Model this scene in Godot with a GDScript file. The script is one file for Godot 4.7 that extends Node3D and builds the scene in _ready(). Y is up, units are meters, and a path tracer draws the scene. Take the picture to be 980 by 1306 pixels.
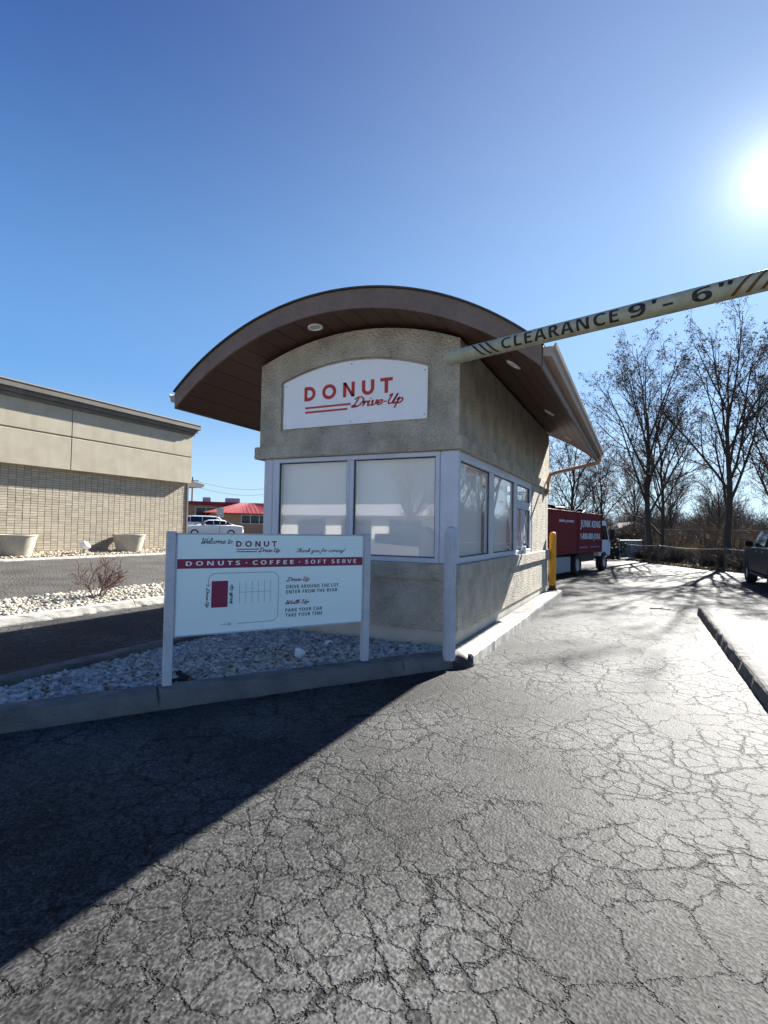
extends Node3D
# A drive-up donut booth with an arched roof, seen from its driveway against a low winter sun.
# World: x to the right along the booth front, y up, -z along the booth's side (z = -depth).

const UP := Vector3.UP
var rng := RandomNumberGenerator.new()
var used := {}
var M := {}

# ------------------------------------------------------------------ mesh builder
class MB:
	var v := PackedVector3Array()
	var n := PackedVector3Array()
	var t := PackedVector2Array()
	func tri(a: Vector3, b: Vector3, c: Vector3, nn = null) -> void:   # counter-clockwise seen from outside
		var m: Vector3 = (b - a).cross(c - a).normalized() if nn == null else nn
		v.append(a); v.append(c); v.append(b)
		n.append(m); n.append(m); n.append(m)
		t.append(Vector2(a.x, a.z)); t.append(Vector2(c.x, c.z)); t.append(Vector2(b.x, b.z))
	func tri3(a: Vector3, b: Vector3, c: Vector3, na: Vector3, nb: Vector3, nc: Vector3) -> void:
		v.append(a); v.append(c); v.append(b)
		n.append(na); n.append(nc); n.append(nb)
		t.append(Vector2(a.x, a.z)); t.append(Vector2(c.x, c.z)); t.append(Vector2(b.x, b.z))
	func quad(a: Vector3, b: Vector3, c: Vector3, d: Vector3) -> void:
		tri(a, b, c); tri(a, c, d)
	func quad4(a: Vector3, b: Vector3, c: Vector3, d: Vector3, na: Vector3, nb: Vector3, nc: Vector3, nd: Vector3) -> void:
		tri3(a, b, c, na, nb, nc); tri3(a, c, d, na, nc, nd)
	func box(c: Vector3, s: Vector3, bv := 0.0, q := Basis()) -> void:  # chamfered when bv > 0
		var h := s * 0.5
		var p := func(x: float, y: float, z: float) -> Vector3: return c + q * Vector3(x, y, z)
		var b: float = min(bv, min(h.x, min(h.y, h.z)) * 0.9)
		for ax in 3:
			for sg: float in [-1.0, 1.0]:
				var i := (ax + 1) % 3
				var j := (ax + 2) % 3
				var pts: Array[Vector3] = []
				for k in [[-1, -1], [1, -1], [1, 1], [-1, 1]]:
					var w := Vector3()
					w[ax] = sg * h[ax]; w[i] = k[0] * (h[i] - b); w[j] = k[1] * (h[j] - b)
					pts.append(c + q * w)
				if sg > 0: quad(pts[0], pts[1], pts[2], pts[3])
				else: quad(pts[3], pts[2], pts[1], pts[0])
		if b <= 0.0: return
		for ax in 3:
			var i := (ax + 1) % 3
			var j := (ax + 2) % 3
			for si: float in [-1.0, 1.0]:
				for sj: float in [-1.0, 1.0]:
					var e: Array[Vector3] = []
					for k in 4:
						var w := Vector3()
						w[ax] = (h[ax] - b) * (-1.0 if k == 0 or k == 3 else 1.0)
						w[i] = si * (h[i] - (b if k >= 2 else 0.0)); w[j] = sj * (h[j] - (0.0 if k >= 2 else b))
						e.append(c + q * w)
					if si * sj < 0: quad(e[0], e[1], e[2], e[3])
					else: quad(e[3], e[2], e[1], e[0])
		for sx: float in [-1.0, 1.0]:
			for sy: float in [-1.0, 1.0]:
				for sz: float in [-1.0, 1.0]:
					var a: Vector3 = p.call(sx * h.x, sy * (h.y - b), sz * (h.z - b))
					var d: Vector3 = p.call(sx * (h.x - b), sy * h.y, sz * (h.z - b))
					var f: Vector3 = p.call(sx * (h.x - b), sy * (h.y - b), sz * h.z)
					if sx * sy * sz > 0: tri(a, d, f)
					else: tri(a, f, d)
	func span(a: Vector3, b: Vector3, bv := 0.0) -> void:   # box from corner to corner
		box((a + b) * 0.5, (b - a).abs(), bv)
	func tube(path: PackedVector3Array, rad: PackedFloat32Array, sides := 8, caps := true) -> void:
		var side := Vector3()
		var ring0: Array[Vector3] = []
		var nrm0: Array[Vector3] = []
		for i in path.size():
			var d: Vector3 = (path[mini(i + 1, path.size() - 1)] - path[maxi(i - 1, 0)]).normalized()
			if i == 0: side = d.cross(Vector3.UP if absf(d.y) < 0.95 else Vector3.RIGHT).normalized()
			else: side = (side - d * side.dot(d)).normalized()
			var o := d.cross(side)
			var ring: Array[Vector3] = []
			var nrm: Array[Vector3] = []
			for k in sides:
				var a := TAU * k / sides
				var m := side * cos(a) + o * sin(a)
				nrm.append(m); ring.append(path[i] + m * rad[i])
			if i > 0:
				for k in sides:
					var l := (k + 1) % sides
					quad4(ring0[k], ring0[l], ring[l], ring[k], nrm0[k], nrm0[l], nrm[l], nrm[k])
			if caps and (i == 0 or i == path.size() - 1):
				for k in range(1, sides - 1):
					if i == 0: tri(ring[0], ring[k + 1], ring[k])
					else: tri(ring[0], ring[k], ring[k + 1])
			ring0 = ring; nrm0 = nrm
	func rod(a: Vector3, b: Vector3, r: float, sides := 8, r2 := -1.0) -> void:
		tube(PackedVector3Array([a, b]), PackedFloat32Array([r, r if r2 < 0 else r2]), sides)
	func lathe(c: Vector3, prof: PackedVector2Array, sides := 24, axis := Vector3.UP, smooth := true) -> void:  # prof: (radius, height)
		var u := axis.cross(Vector3.RIGHT if absf(axis.x) < 0.9 else Vector3.UP).normalized()
		var w := axis.cross(u)
		for i in prof.size() - 1:
			var a := prof[i]
			var b := prof[i + 1]
			var d := (b - a).normalized()
			for k in sides:
				var e0 := u * cos(TAU * k / sides) + w * sin(TAU * k / sides)
				var e1 := u * cos(TAU * (k + 1) / sides) + w * sin(TAU * (k + 1) / sides)
				var n0 := (e0 * d.y - axis * d.x)
				var n1 := (e1 * d.y - axis * d.x)
				if not smooth: n0 = (n0 + n1).normalized(); n1 = n0
				quad4(c + e0 * a.x + axis * a.y, c + e1 * a.x + axis * a.y, c + e1 * b.x + axis * b.y, c + e0 * b.x + axis * b.y, n0, n1, n1, n0)
	func prism(poly: PackedVector2Array, o: Vector3, ex: Vector3, ey: Vector3, ez: Vector3) -> void:  # polygon in ex, ey pushed out along ez
		var p := poly
		if Geometry2D.is_polygon_clockwise(p): p = poly.duplicate(); p.reverse()
		var flip := ex.cross(ey).dot(ez) < 0.0
		var ids := Geometry2D.triangulate_polygon(p)
		var at := func(q: Vector2, s: float) -> Vector3: return o + ex * q.x + ey * q.y + ez * s
		for i in range(0, ids.size(), 3):
			var tr := [p[ids[i]], p[ids[i + 1]], p[ids[i + 2]]]
			if (tr[1] - tr[0]).cross(tr[2] - tr[0]) < 0: tr.reverse()
			if flip: tr.reverse()
			tri(at.call(tr[0], 1.0), at.call(tr[1], 1.0), at.call(tr[2], 1.0))
			tri(at.call(tr[2], 0.0), at.call(tr[1], 0.0), at.call(tr[0], 0.0))
		for i in p.size():
			var a := p[i]
			var b := p[(i + 1) % p.size()]
			if flip: quad(at.call(b, 0.0), at.call(a, 0.0), at.call(a, 1.0), at.call(b, 1.0))
			else: quad(at.call(a, 0.0), at.call(b, 0.0), at.call(b, 1.0), at.call(a, 1.0))
	func add(m: Mesh, x: Transform3D) -> void:
		var s := m.surface_get_arrays(0)
		var av: PackedVector3Array = s[0]
		var an: PackedVector3Array = s[1]
		var ix: PackedInt32Array = s[Mesh.ARRAY_INDEX] if s[Mesh.ARRAY_INDEX] != null else PackedInt32Array(range(av.size()))
		var nb := x.basis.inverse().transposed()
		for i in ix:
			v.append(x * av[i]); n.append((nb * an[i]).normalized()); t.append(Vector2())
	func mesh(x := Transform3D()) -> ArrayMesh:
		var a := []
		a.resize(Mesh.ARRAY_MAX)
		a[0] = x * v
		if x.basis.is_equal_approx(Basis()): a[1] = n
		else: a[1] = Transform3D(x.basis, Vector3()) * n
		a[4] = t
		var m := ArrayMesh.new()
		m.add_surface_from_arrays(Mesh.PRIMITIVE_TRIANGLES, a)
		return m

# ------------------------------------------------------------------ naming and placing
func numbered(called: String) -> String:
	var k: int = used.get(called, 0)
	used[called] = k + 1
	return called if k == 0 else "%s_%03d" % [called, k]

func tag(o: Node, label := "", category := "", group := "", kind := "") -> void:
	if label: o.set_meta("label", label)
	if category: o.set_meta("category", category)
	if group: o.set_meta("group", group)
	if kind: o.set_meta("kind", kind)

func thing(called: String, label: String, category: String, at: Vector3, turn := 0.0, group := "") -> Node3D:
	var o := Node3D.new()
	o.name = numbered(called)
	add_child(o)
	o.position = at
	o.rotation.y = turn
	tag(o, label, category, group)
	return o

# commits what a builder collected as one mesh; world: its points are in world space, else in the parent's
func put(called: String, mb: MB, m: Material, parent: Node3D = self, world := true) -> MeshInstance3D:
	var x := Transform3D()
	if world and parent != self:
		var q: Node3D = parent
		while q != self:
			x = q.transform * x
			q = q.get_parent()
		x = x.affine_inverse()
	return put_mesh(called, mb.mesh(x), m, parent)

func put_mesh(called: String, me: Mesh, m: Material, parent: Node3D = self, x := Transform3D()) -> MeshInstance3D:
	var o := MeshInstance3D.new()
	o.name = numbered(called) if parent == self else called
	o.mesh = me
	o.material_override = m
	o.transform = x
	parent.add_child(o, true)
	return o

func scatter(called: String, me: Mesh, m: Material, where: Array[Transform3D], tints: PackedColorArray, parent: Node3D = self) -> MultiMeshInstance3D:
	var mm := MultiMesh.new()
	mm.transform_format = MultiMesh.TRANSFORM_3D
	mm.use_colors = tints.size() > 0
	mm.mesh = me
	mm.instance_count = where.size()
	for i in where.size():
		mm.set_instance_transform(i, where[i])
		if tints.size(): mm.set_instance_color(i, tints[i])
	var o := MultiMeshInstance3D.new()
	o.name = numbered(called) if parent == self else called
	o.multimesh = mm
	o.material_override = m
	parent.add_child(o, true)
	o.set_meta("kind", "stuff")
	return o

func copy(o: Node3D, called: String, x: Transform3D, label: String) -> Node3D:
	var c: Node3D = o.duplicate()
	c.name = numbered(called)
	add_child(c)
	c.transform = x
	c.set_meta("label", label)
	return c

func P(x: float, y: float, depth: float) -> Vector3: return Vector3(x, y, -depth)

func rise(x: float) -> float: return 0.65 * clampf((-x - 6.0) / 11.0, 0.0, 1.0)   # the land climbs towards the bank

# ------------------------------------------------------------------ materials
func lin(r: float, g: float, b: float, a := 1.0) -> Color:
	var c := Color(r, g, b, a).linear_to_srgb()
	c.a = a
	return c

func plain(r: float, g: float, b: float, rough := 0.6, metal := 0.0, spec := 0.5) -> StandardMaterial3D:
	var m := StandardMaterial3D.new()
	m.albedo_color = lin(r, g, b)
	m.roughness = rough
	m.metallic = metal
	m.metallic_specular = spec
	return m

func noise(sd: int, freq: float, oct := 4, type := FastNoiseLite.TYPE_SIMPLEX_SMOOTH) -> FastNoiseLite:
	var f := FastNoiseLite.new()
	f.seed = sd
	f.noise_type = type
	f.frequency = freq
	f.fractal_type = FastNoiseLite.FRACTAL_FBM
	f.fractal_octaves = oct
	return f

# a surface whose tint varies between two linear colours; coarse and fine noise, optional vertical streaks; drawn in world space
func mottled(sd: int, lo: Vector3, hi: Vector3, metres: float, rough: float, bump: float, fine := 0.06, coarse := 0.006, streak := 0.0, spec := 0.4, stain := 0.0) -> StandardMaterial3D:
	var sz := 512
	var a := noise(sd, coarse, 5).get_seamless_image(sz, sz).get_data()
	var b := noise(sd + 1, fine, 3).get_seamless_image(sz, sz).get_data()
	var st := noise(sd + 2, 0.02, 3).get_seamless_image(sz, sz).get_data()
	var pix := PackedByteArray()
	pix.resize(sz * sz * 3)
	var hgt := PackedFloat32Array()
	hgt.resize(sz * sz)
	var lut := PackedByteArray()
	lut.resize(768)
	for i in 256:
		var c := lo.lerp(hi, i / 255.0)
		var s := Color(c.x, c.y, c.z).linear_to_srgb()
		lut[i * 3] = int(clampf(s.r, 0, 1) * 255); lut[i * 3 + 1] = int(clampf(s.g, 0, 1) * 255); lut[i * 3 + 2] = int(clampf(s.b, 0, 1) * 255)
	for i in sz * sz:
		var w := 0.62 * a[i] + 0.38 * b[i]
		if streak > 0.0: w += streak * (st[(i % sz) + (((i / sz) >> 4) << 9)] - 128)
		if stain > 0.0 and a[i] + st[i] < 205: w -= stain * (205 - a[i] - st[i]) * (0.4 + b[i] / 255.0)
		var q := clampi(int((w - 128.0) * 1.5 + 128.0), 0, 255) * 3
		pix[i * 3] = lut[q]; pix[i * 3 + 1] = lut[q + 1]; pix[i * 3 + 2] = lut[q + 2]
		hgt[i] = b[i] / 255.0 + 0.25 * a[i] / 255.0
	var m := StandardMaterial3D.new()
	m.albedo_texture = ImageTexture.create_from_image(Image.create_from_data(sz, sz, false, Image.FORMAT_RGB8, pix))
	if bump > 0.0:
		var h := Image.create_from_data(sz, sz, false, Image.FORMAT_RF, hgt.to_byte_array())
		h.bump_map_to_normal_map(bump)
		m.normal_enabled = true
		m.normal_texture = ImageTexture.create_from_image(h)
	m.roughness = rough
	m.metallic_specular = spec
	m.uv1_triplanar = true
	m.uv1_world_triplanar = true
	m.uv1_scale = Vector3.ONE / metres
	return m

func tinted(m: StandardMaterial3D) -> StandardMaterial3D:
	m.vertex_color_use_as_albedo = true
	return m

# ------------------------------------------------------------------ asphalt with a web of cracks
const AS := 2048
const AS_M := 7.2      # metres covered by one tile
func asphalt() -> StandardMaterial3D:
	var sz := AS
	var c1 := noise(11, 19.0 / sz, 1, FastNoiseLite.TYPE_CELLULAR)
	var c2 := noise(12, 52.0 / sz, 1, FastNoiseLite.TYPE_CELLULAR)
	for c: FastNoiseLite in [c1, c2]:
		c.fractal_type = FastNoiseLite.FRACTAL_NONE
		c.cellular_return_type = FastNoiseLite.RETURN_DISTANCE2_SUB
		c.cellular_jitter = 1.0
		c.domain_warp_enabled = true
		c.domain_warp_amplitude = 60.0 if c == c1 else 24.0
		c.domain_warp_frequency = 0.007 if c == c1 else 0.02
		c.domain_warp_fractal_type = FastNoiseLite.DOMAIN_WARP_FRACTAL_PROGRESSIVE
		c.domain_warp_fractal_octaves = 4
		c.domain_warp_fractal_gain = 0.55
	var A := c1.get_seamless_image(sz, sz, false, false, 0.08).get_data()
	var B := c2.get_seamless_image(sz, sz, false, false, 0.08).get_data()
	var G := noise(13, 0.42, 2, FastNoiseLite.TYPE_VALUE).get_seamless_image(sz, sz, false, false, 0.05).get_data()      # aggregate
	var L := noise(14, 0.0022, 5).get_seamless_image(sz, sz, false, false, 0.1).get_data()      # broad wear
	var kn := noise(15, 0.017, 5)
	kn.fractal_type = FastNoiseLite.FRACTAL_RIDGED
	kn.fractal_gain = 0.6
	var K := kn.get_seamless_image(sz, sz, false, false, 0.1).get_data()       # scuffs
	var pix := PackedByteArray()
	pix.resize(sz * sz)
	var hgt := PackedFloat32Array()
	hgt.resize(sz * sz)
	var l1 := PackedFloat32Array()
	for i in 256: l1.append(pow(clampf(1.0 - i / 9.0, 0.0, 1.0), 0.8))
	for i in sz * sz:
		var a := A[i]
		var b := B[i]
		var l := L[i]
		var k := K[i]
		var h := G[i] * 0.0010 + k * 0.0007 + l * 0.0012
		var s := 88.0 + (G[i] - 128) * 0.46 + (l - 128) * 0.24 + (k - 128) * 0.11
		if a < 12:
			var w := l1[clampi(a + (a >> 1) + ((132 - l) >> 4) + ((128 - k) >> 5), 0, 255)]
			h -= w * 0.55; s -= w * 46.0
		if b < 18 and l > 96:
			var w2 := l1[clampi((b >> 1) + ((134 - l) >> 4), 0, 255)]
			h -= w2 * 0.34; s -= w2 * 30.0
		pix[i] = clampi(int(s), 8, 255)
		hgt[i] = h
	var m := StandardMaterial3D.new()
	m.albedo_texture = ImageTexture.create_from_image(Image.create_from_data(sz, sz, false, Image.FORMAT_L8, pix))
	m.albedo_color = Color(0.68, 0.68, 0.675)
	var hi := Image.create_from_data(sz, sz, false, Image.FORMAT_RF, hgt.to_byte_array())
	hi.bump_map_to_normal_map(3.6)
	m.normal_enabled = true
	m.normal_texture = ImageTexture.create_from_image(hi)
	m.roughness = 0.70
	m.metallic_specular = 0.25
	m.uv1_scale = Vector3(1.0 / AS_M, 1.0 / AS_M, 1)
	return m

# ------------------------------------------------------------------ sky
func sky_image(e: float, sun: Vector3) -> Image:
	var w := 1024
	var h := 512
	var d := PackedFloat32Array()
	d.resize(w * h * 3)
	var top := Vector3(0.0, 0.048, 0.29)
	var mid := Vector3(0.178, 0.440, 0.88)
	var low := Vector3(0.55, 0.80, 0.98)
	for y in h:
		var el := PI * (0.5 - (y + 0.5) / h)
		var s := sin(el)
		var c := low.lerp(mid, smoothstep(0.0, 0.26, s)).lerp(top, smoothstep(0.12, 0.82, s)) if s > 0 else low * 0.4
		for x in w:
			var az := TAU * (x + 0.5) / w
			var dir := Vector3(sin(az) * cos(el), s, -cos(az) * cos(el))
			var ang := rad_to_deg(acos(clampf(dir.dot(sun), -1.0, 1.0)))
			var g := c
			if s > 0.0:   # forward-scattered light round the sun
				g += Vector3(0.86, 1.12, 1.38) * 0.35 * exp(-pow(ang / 36.0, 1.6)) + Vector3(1.0, 0.96, 0.86) * 1.5 * exp(-pow(ang / 2.1, 1.0)) + Vector3(0.30, 0.24, 0.12) * exp(-s / 0.24) * exp(-pow(ang / 36.0, 2.0))
			var i := (y * w + x) * 3
			d[i] = g.x / e; d[i + 1] = g.y / e; d[i + 2] = g.z / e
	return Image.create_from_data(w, h, false, Image.FORMAT_RGBF, d.to_byte_array())

# ------------------------------------------------------------------ lettering
func font(bold := true, serif := false) -> SystemFont:
	var f := SystemFont.new()
	f.font_names = PackedStringArray(["Droid Serif" if serif else "Droid Sans"])
	f.font_weight = 700 if bold else 400
	return f

# letters fitted to a box (x0, y0)-(x1, y1) of a flat panel; spacing in hundredths of the letter height
func text_mesh(s: String, bold: bool, spacing := 0) -> ArrayMesh:
	var tm := TextMesh.new()
	tm.text = s
	tm.font_size = 64
	tm.pixel_size = 0.01
	tm.depth = 0.0
	tm.curve_step = 1.0
	if spacing:
		var fv := FontVariation.new()
		fv.base_font = font(bold)
		fv.spacing_glyph = spacing
		tm.font = fv
	else: tm.font = font(bold)
	var src := tm.get_mesh_arrays()
	var a := []
	a.resize(Mesh.ARRAY_MAX)
	a[0] = src[0]; a[1] = src[1]; a[4] = src[4]
	a[Mesh.ARRAY_INDEX] = src[Mesh.ARRAY_INDEX]
	var m := ArrayMesh.new()
	m.add_surface_from_arrays(Mesh.PRIMITIVE_TRIANGLES, a)
	return m

func fitted(me: Mesh, x0: float, x1: float, y0: float, y1: float, z: float) -> Transform3D:
	var b := me.get_aabb()
	var sx := (x1 - x0) / b.size.x
	var sy := (y1 - y0) / b.size.y
	return Transform3D(Basis(Vector3(sx, 0, 0), Vector3(0, sy, 0), Vector3(0, 0, 1)), Vector3(x0 - b.position.x * sx, y0 - b.position.y * sy, z))

func letter(parent: Node3D, s: String, x0: float, x1: float, y0: float, y1: float, z: float, m: Material, bold := true, spacing := 0, face := Basis()) -> MeshInstance3D:
	var me := text_mesh(s, bold, spacing)
	var o := put_mesh("lettering", me, m, parent, Transform3D(face, Vector3()) * fitted(me, x0, x1, y0, y1, z))
	o.set_meta("kind", "stuff")
	return o

# a word as one mesh per letter, told apart by the gaps between them
func letters_of(me: Mesh) -> Array[MB]:
	var s := me.surface_get_arrays(0)
	var v: PackedVector3Array = s[0]
	var ix: PackedInt32Array = s[Mesh.ARRAY_INDEX] if s[Mesh.ARRAY_INDEX] != null else PackedInt32Array(range(v.size()))
	var tris := []
	for i in range(0, ix.size(), 3):
		var a := v[ix[i]]
		var b := v[ix[i + 1]]
		var c := v[ix[i + 2]]
		tris.append([minf(a.x, minf(b.x, c.x)), maxf(a.x, maxf(b.x, c.x)), a, b, c])
	tris.sort_custom(func(p, r): return p[0] < r[0])
	var out: Array[MB] = []
	var reach := -INF
	for t in tris:
		if t[0] > reach + 0.0005: out.append(MB.new())
		reach = maxf(reach, t[1])
		var mb := out[out.size() - 1]
		if ((t[3] - t[2]) as Vector3).cross(t[4] - t[2]).z > 0: mb.tri(t[2], t[3], t[4])
		else: mb.tri(t[2], t[4], t[3])
	return out

func spelled(parent: Node3D, me: Mesh, x: Transform3D, m: Material) -> void:
	for mb in letters_of(me): put_mesh("letter", mb.mesh(), m, parent, x)

func smooth_line(p: PackedVector2Array) -> PackedVector2Array:
	var o := PackedVector2Array()
	for i in p.size() - 1:
		for k in 5:
			o.append(p[i].cubic_interpolate(p[i + 1], p[maxi(i - 1, 0)], p[mini(i + 2, p.size() - 1)], k / 5.0))
	o.append(p[p.size() - 1])
	return o

func ribbon(mb: MB, p: PackedVector2Array, w: float, closed := false) -> void:
	var c := p.size()
	var l: Array[Vector3] = []
	var r: Array[Vector3] = []
	for i in c:
		var a := p[(i - 1 + c) % c] if closed else p[maxi(i - 1, 0)]
		var b := p[(i + 1) % c] if closed else p[mini(i + 1, c - 1)]
		var d0 := (p[i] - a).normalized()
		var d1 := (b - p[i]).normalized()
		var d := (d0 + d1).normalized()
		var q := Vector2(-d.y, d.x)
		var k := w * 0.5
		if d0 != Vector2.ZERO and d1 != Vector2.ZERO: k /= maxf(0.5, d.dot(d1))
		l.append(Vector3(p[i].x + q.x * k, p[i].y + q.y * k, 0))
		r.append(Vector3(p[i].x - q.x * k, p[i].y - q.y * k, 0))
	for i in (c if closed else c - 1):
		var j := (i + 1) % c
		mb.quad(r[i], r[j], l[j], l[i])

func arc(cx: float, cy: float, rx: float, ry: float, a0: float, a1: float, k := 14) -> PackedVector2Array:
	var o := PackedVector2Array()
	for i in k + 1:
		var a := deg_to_rad(lerpf(a0, a1, i / float(k)))
		o.append(Vector2(cx + rx * cos(a), cy + ry * sin(a)))
	return o

# wide geometric capitals D O N U T, one unit high
func donut_word() -> ArrayMesh:
	var mb := MB.new()
	var w := 0.235
	var x := 0.0
	var gap := 0.50
	var d := PackedVector2Array([Vector2(0.118, 0.0), Vector2(0.118, 0.118)])
	ribbon(mb, PackedVector2Array([Vector2(0.118, 0), Vector2(0.118, 1)]), w)
	var dp := PackedVector2Array([Vector2(0.2, 0.882), Vector2(0.34, 0.882)])
	dp.append_array(arc(0.36, 0.5, 0.39, 0.382, 85, -85))
	dp.append_array(PackedVector2Array([Vector2(0.34, 0.118), Vector2(0.2, 0.118)]))
	ribbon(mb, dp, w)
	x += 0.87 + gap
	ribbon(mb, arc(x + 0.52, 0.5, 0.405, 0.40, 0, 350, 36), w, true)
	x += 1.04 + gap
	ribbon(mb, PackedVector2Array([Vector2(x + 0.118, 0), Vector2(x + 0.118, 1)]), w)
	ribbon(mb, PackedVector2Array([Vector2(x + 0.722, 0), Vector2(x + 0.722, 1)]), w)
	mb.quad(Vector3(x, 1, 0), Vector3(x + 0.62, 0, 0), Vector3(x + 0.84, 0, 0), Vector3(x + 0.22, 1, 0))
	x += 0.84 + gap
	var up := PackedVector2Array([Vector2(x + 0.118, 1), Vector2(x + 0.118, 0.45)])
	up.append_array(arc(x + 0.43, 0.43, 0.312, 0.315, 184, 356))
	up.append_array(PackedVector2Array([Vector2(x + 0.742, 0.45), Vector2(x + 0.742, 1)]))
	ribbon(mb, up, w)
	x += 0.86 + gap * 0.8
	ribbon(mb, PackedVector2Array([Vector2(x, 0.89), Vector2(x + 0.84, 0.89)]), 0.22)
	ribbon(mb, PackedVector2Array([Vector2(x + 0.42, 0.8), Vector2(x + 0.42, 0)]), w)
	return mb.mesh()

# a joined script hand: strokes per letter (x height 1), advance last
func script_glyphs() -> Dictionary:
	var hump := [.2, .5, .5, .97, .74, .85, .72, .25, .88, 0, 1.1, .25]
	var uu := [.8, 1, .78, .25, .95, 0, 1.15, .25]
	var bowl := [.8, .85, .5, 1, .15, .7, .15, .2, .4, 0, .68, .3, .8, 1]
	return {
		"a": [bowl, uu, 1.08], "c": [[.8, .8, .5, 1, .15, .7, .15, .25, .45, 0, .8, .2, .95, .4], .88],
		"e": [[0, .3, .45, .45, .75, .8, .5, 1, .18, .75, .15, .25, .45, 0, .8, .2, .95, .4], .88],
		"f": [[0, .3, .45, 1.6, .4, 2.05, .22, 1.7, .12, -.5, -.1, -.95, -.2, -.6], [-.05, .95, .5, .95], .62],
		"g": [bowl, [.8, 1, .72, -.4, .4, -.95, .1, -.65, .5, -.15, 1.05, .3], 1.05],
		"h": [[.0, .3, .45, 1.6, .4, 2.05, .2, 1.6, .2, 0], hump, 1.05],
		"i": [[0, .6, .2, 1, .18, .3, .38, 0, .6, .3], [.28, 1.38, .31, 1.52], .56],
		"k": [[.0, .3, .45, 1.6, .4, 2.05, .2, 1.6, .2, 0], [.2, .45, .6, 1, .72, .75, .32, .5, .65, .05, .95, .25], .92],
		"l": [[0, .35, .42, 1.55, .34, 2.05, .15, 1.6, .15, .3, .35, 0, .58, .25], .55],
		"m": [[0, .7, .2, 1, .24, .7, .2, 0], [.2, .5, .5, .97, .7, .85, .68, 0], [.68, .5, .98, .97, 1.2, .85, 1.18, .25, 1.34, 0, 1.55, .25], 1.5],
		"n": [[0, .7, .2, 1, .24, .7, .2, 0], hump, 1.05],
		"o": [[.5, 1, .15, .75, .1, .3, .4, 0, .75, .3, .75, .75, .5, 1, .6, .8, 1.0, .85], .96],
		"p": [[0, .6, .2, 1, .12, -.95], [.18, .6, .5, 1, .8, .7, .7, .15, .4, 0, .2, .25], .95],
		"r": [[0, .7, .2, 1, .24, .6, .2, 0], [.2, .45, .45, .95, .7, .92], .72],
		"t": [[.3, 1.65, .18, .3, .38, 0, .62, .25], [0, 1.08, .55, 1.08], .56],
		"u": [[0, .7, .2, 1, .18, .3, .4, 0, .7, .35, .8, 1], uu, 1.1],
		"v": [[0, .7, .2, 1, .25, .3, .42, 0, .75, .5, .72, 1, .98, .92], .9],
		"y": [[0, .7, .2, 1, .18, .3, .4, 0, .7, .35, .8, 1], [.8, 1, .72, -.4, .4, -.95, .1, -.65, .5, -.15, 1.05, .3], 1.05],
		"-": [[.05, .55, .55, .6], .6], "!": [[.3, 2.0, .2, .55], [.12, .02, .15, .14], .5], " ": [.62],
		"D": [[.55, 1.85, .3, .1], [.0, 1.55, .35, 2.0, 1.0, 1.95, 1.42, 1.25, 1.15, .35, .5, 0, .05, .05, .08, .35, .45, .28, .95, .0], 1.5],
		"U": [[0, 1.55, .28, 2, .35, 1.6, .25, .5, .5, 0, .9, .35, 1.15, 2], [1.15, 2, 1.02, .3, 1.22, 0, 1.45, .3], 1.42],
		"W": [[0, 1.55, .25, 2, .34, 1.5, .26, .2, .4, 0, .82, 1, .98, 1.65, .88, .2, 1.02, 0, 1.45, .9, 1.5, 1.9, 1.75, 1.75], 1.55],
		"T": [[0, 1.55, .2, 1.95, .8, 1.88, 1.4, 2.05], [.8, 1.88, .72, .5, .45, 0, .15, .25], 1.1],
	}

func script_word(s: String, weight := 0.2, slant := 0.32) -> ArrayMesh:
	var mb := MB.new()
	var gl := script_glyphs()
	var x := 0.0
	for ch in s:
		var g: Array = gl[ch]
		for k in g.size() - 1:
			var p := PackedVector2Array()
			for i in range(0, g[k].size(), 2): p.append(Vector2(x + g[k][i] + slant * g[k][i + 1], g[k][i + 1]))
			ribbon(mb, smooth_line(p), weight)
		x += g[g.size() - 1]
	return mb.mesh()

func script_text(parent: Node3D, s: String, x0: float, x1: float, y0: float, y1: float, z: float, m: Material, weight := 0.2, turn := 0.0) -> MeshInstance3D:
	var me := script_word(s, weight)
	if turn == 0.0:
		var o := put_mesh("lettering", me, m, parent, fitted(me, x0, x1, y0, y1, z))
		o.set_meta("kind", "stuff")
		return o
	# upright lettering: turned about the middle of its box
	var c := Vector3((x0 + x1) / 2, (y0 + y1) / 2, z)
	var hw := (y1 - y0) / 2
	var hh := (x1 - x0) / 2
	var l := put_mesh("lettering", me, m, parent, Transform3D(Basis(Vector3.BACK, turn), c) * fitted(me, -hw, hw, -hh, hh, 0))
	l.set_meta("kind", "stuff")
	return l

func strip_mesh(p: PackedVector2Array, w: float, z: float) -> MB:
	var mb := MB.new()
	ribbon(mb, p, w)
	for i in mb.v.size(): mb.v[i].z = z
	return mb
func rect_mb(x0: float, x1: float, y0: float, y1: float, z: float) -> MB:
	var mb := MB.new()
	mb.quad(Vector3(x0, y0, z), Vector3(x1, y0, z), Vector3(x1, y1, z), Vector3(x0, y1, z))
	return mb

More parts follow.
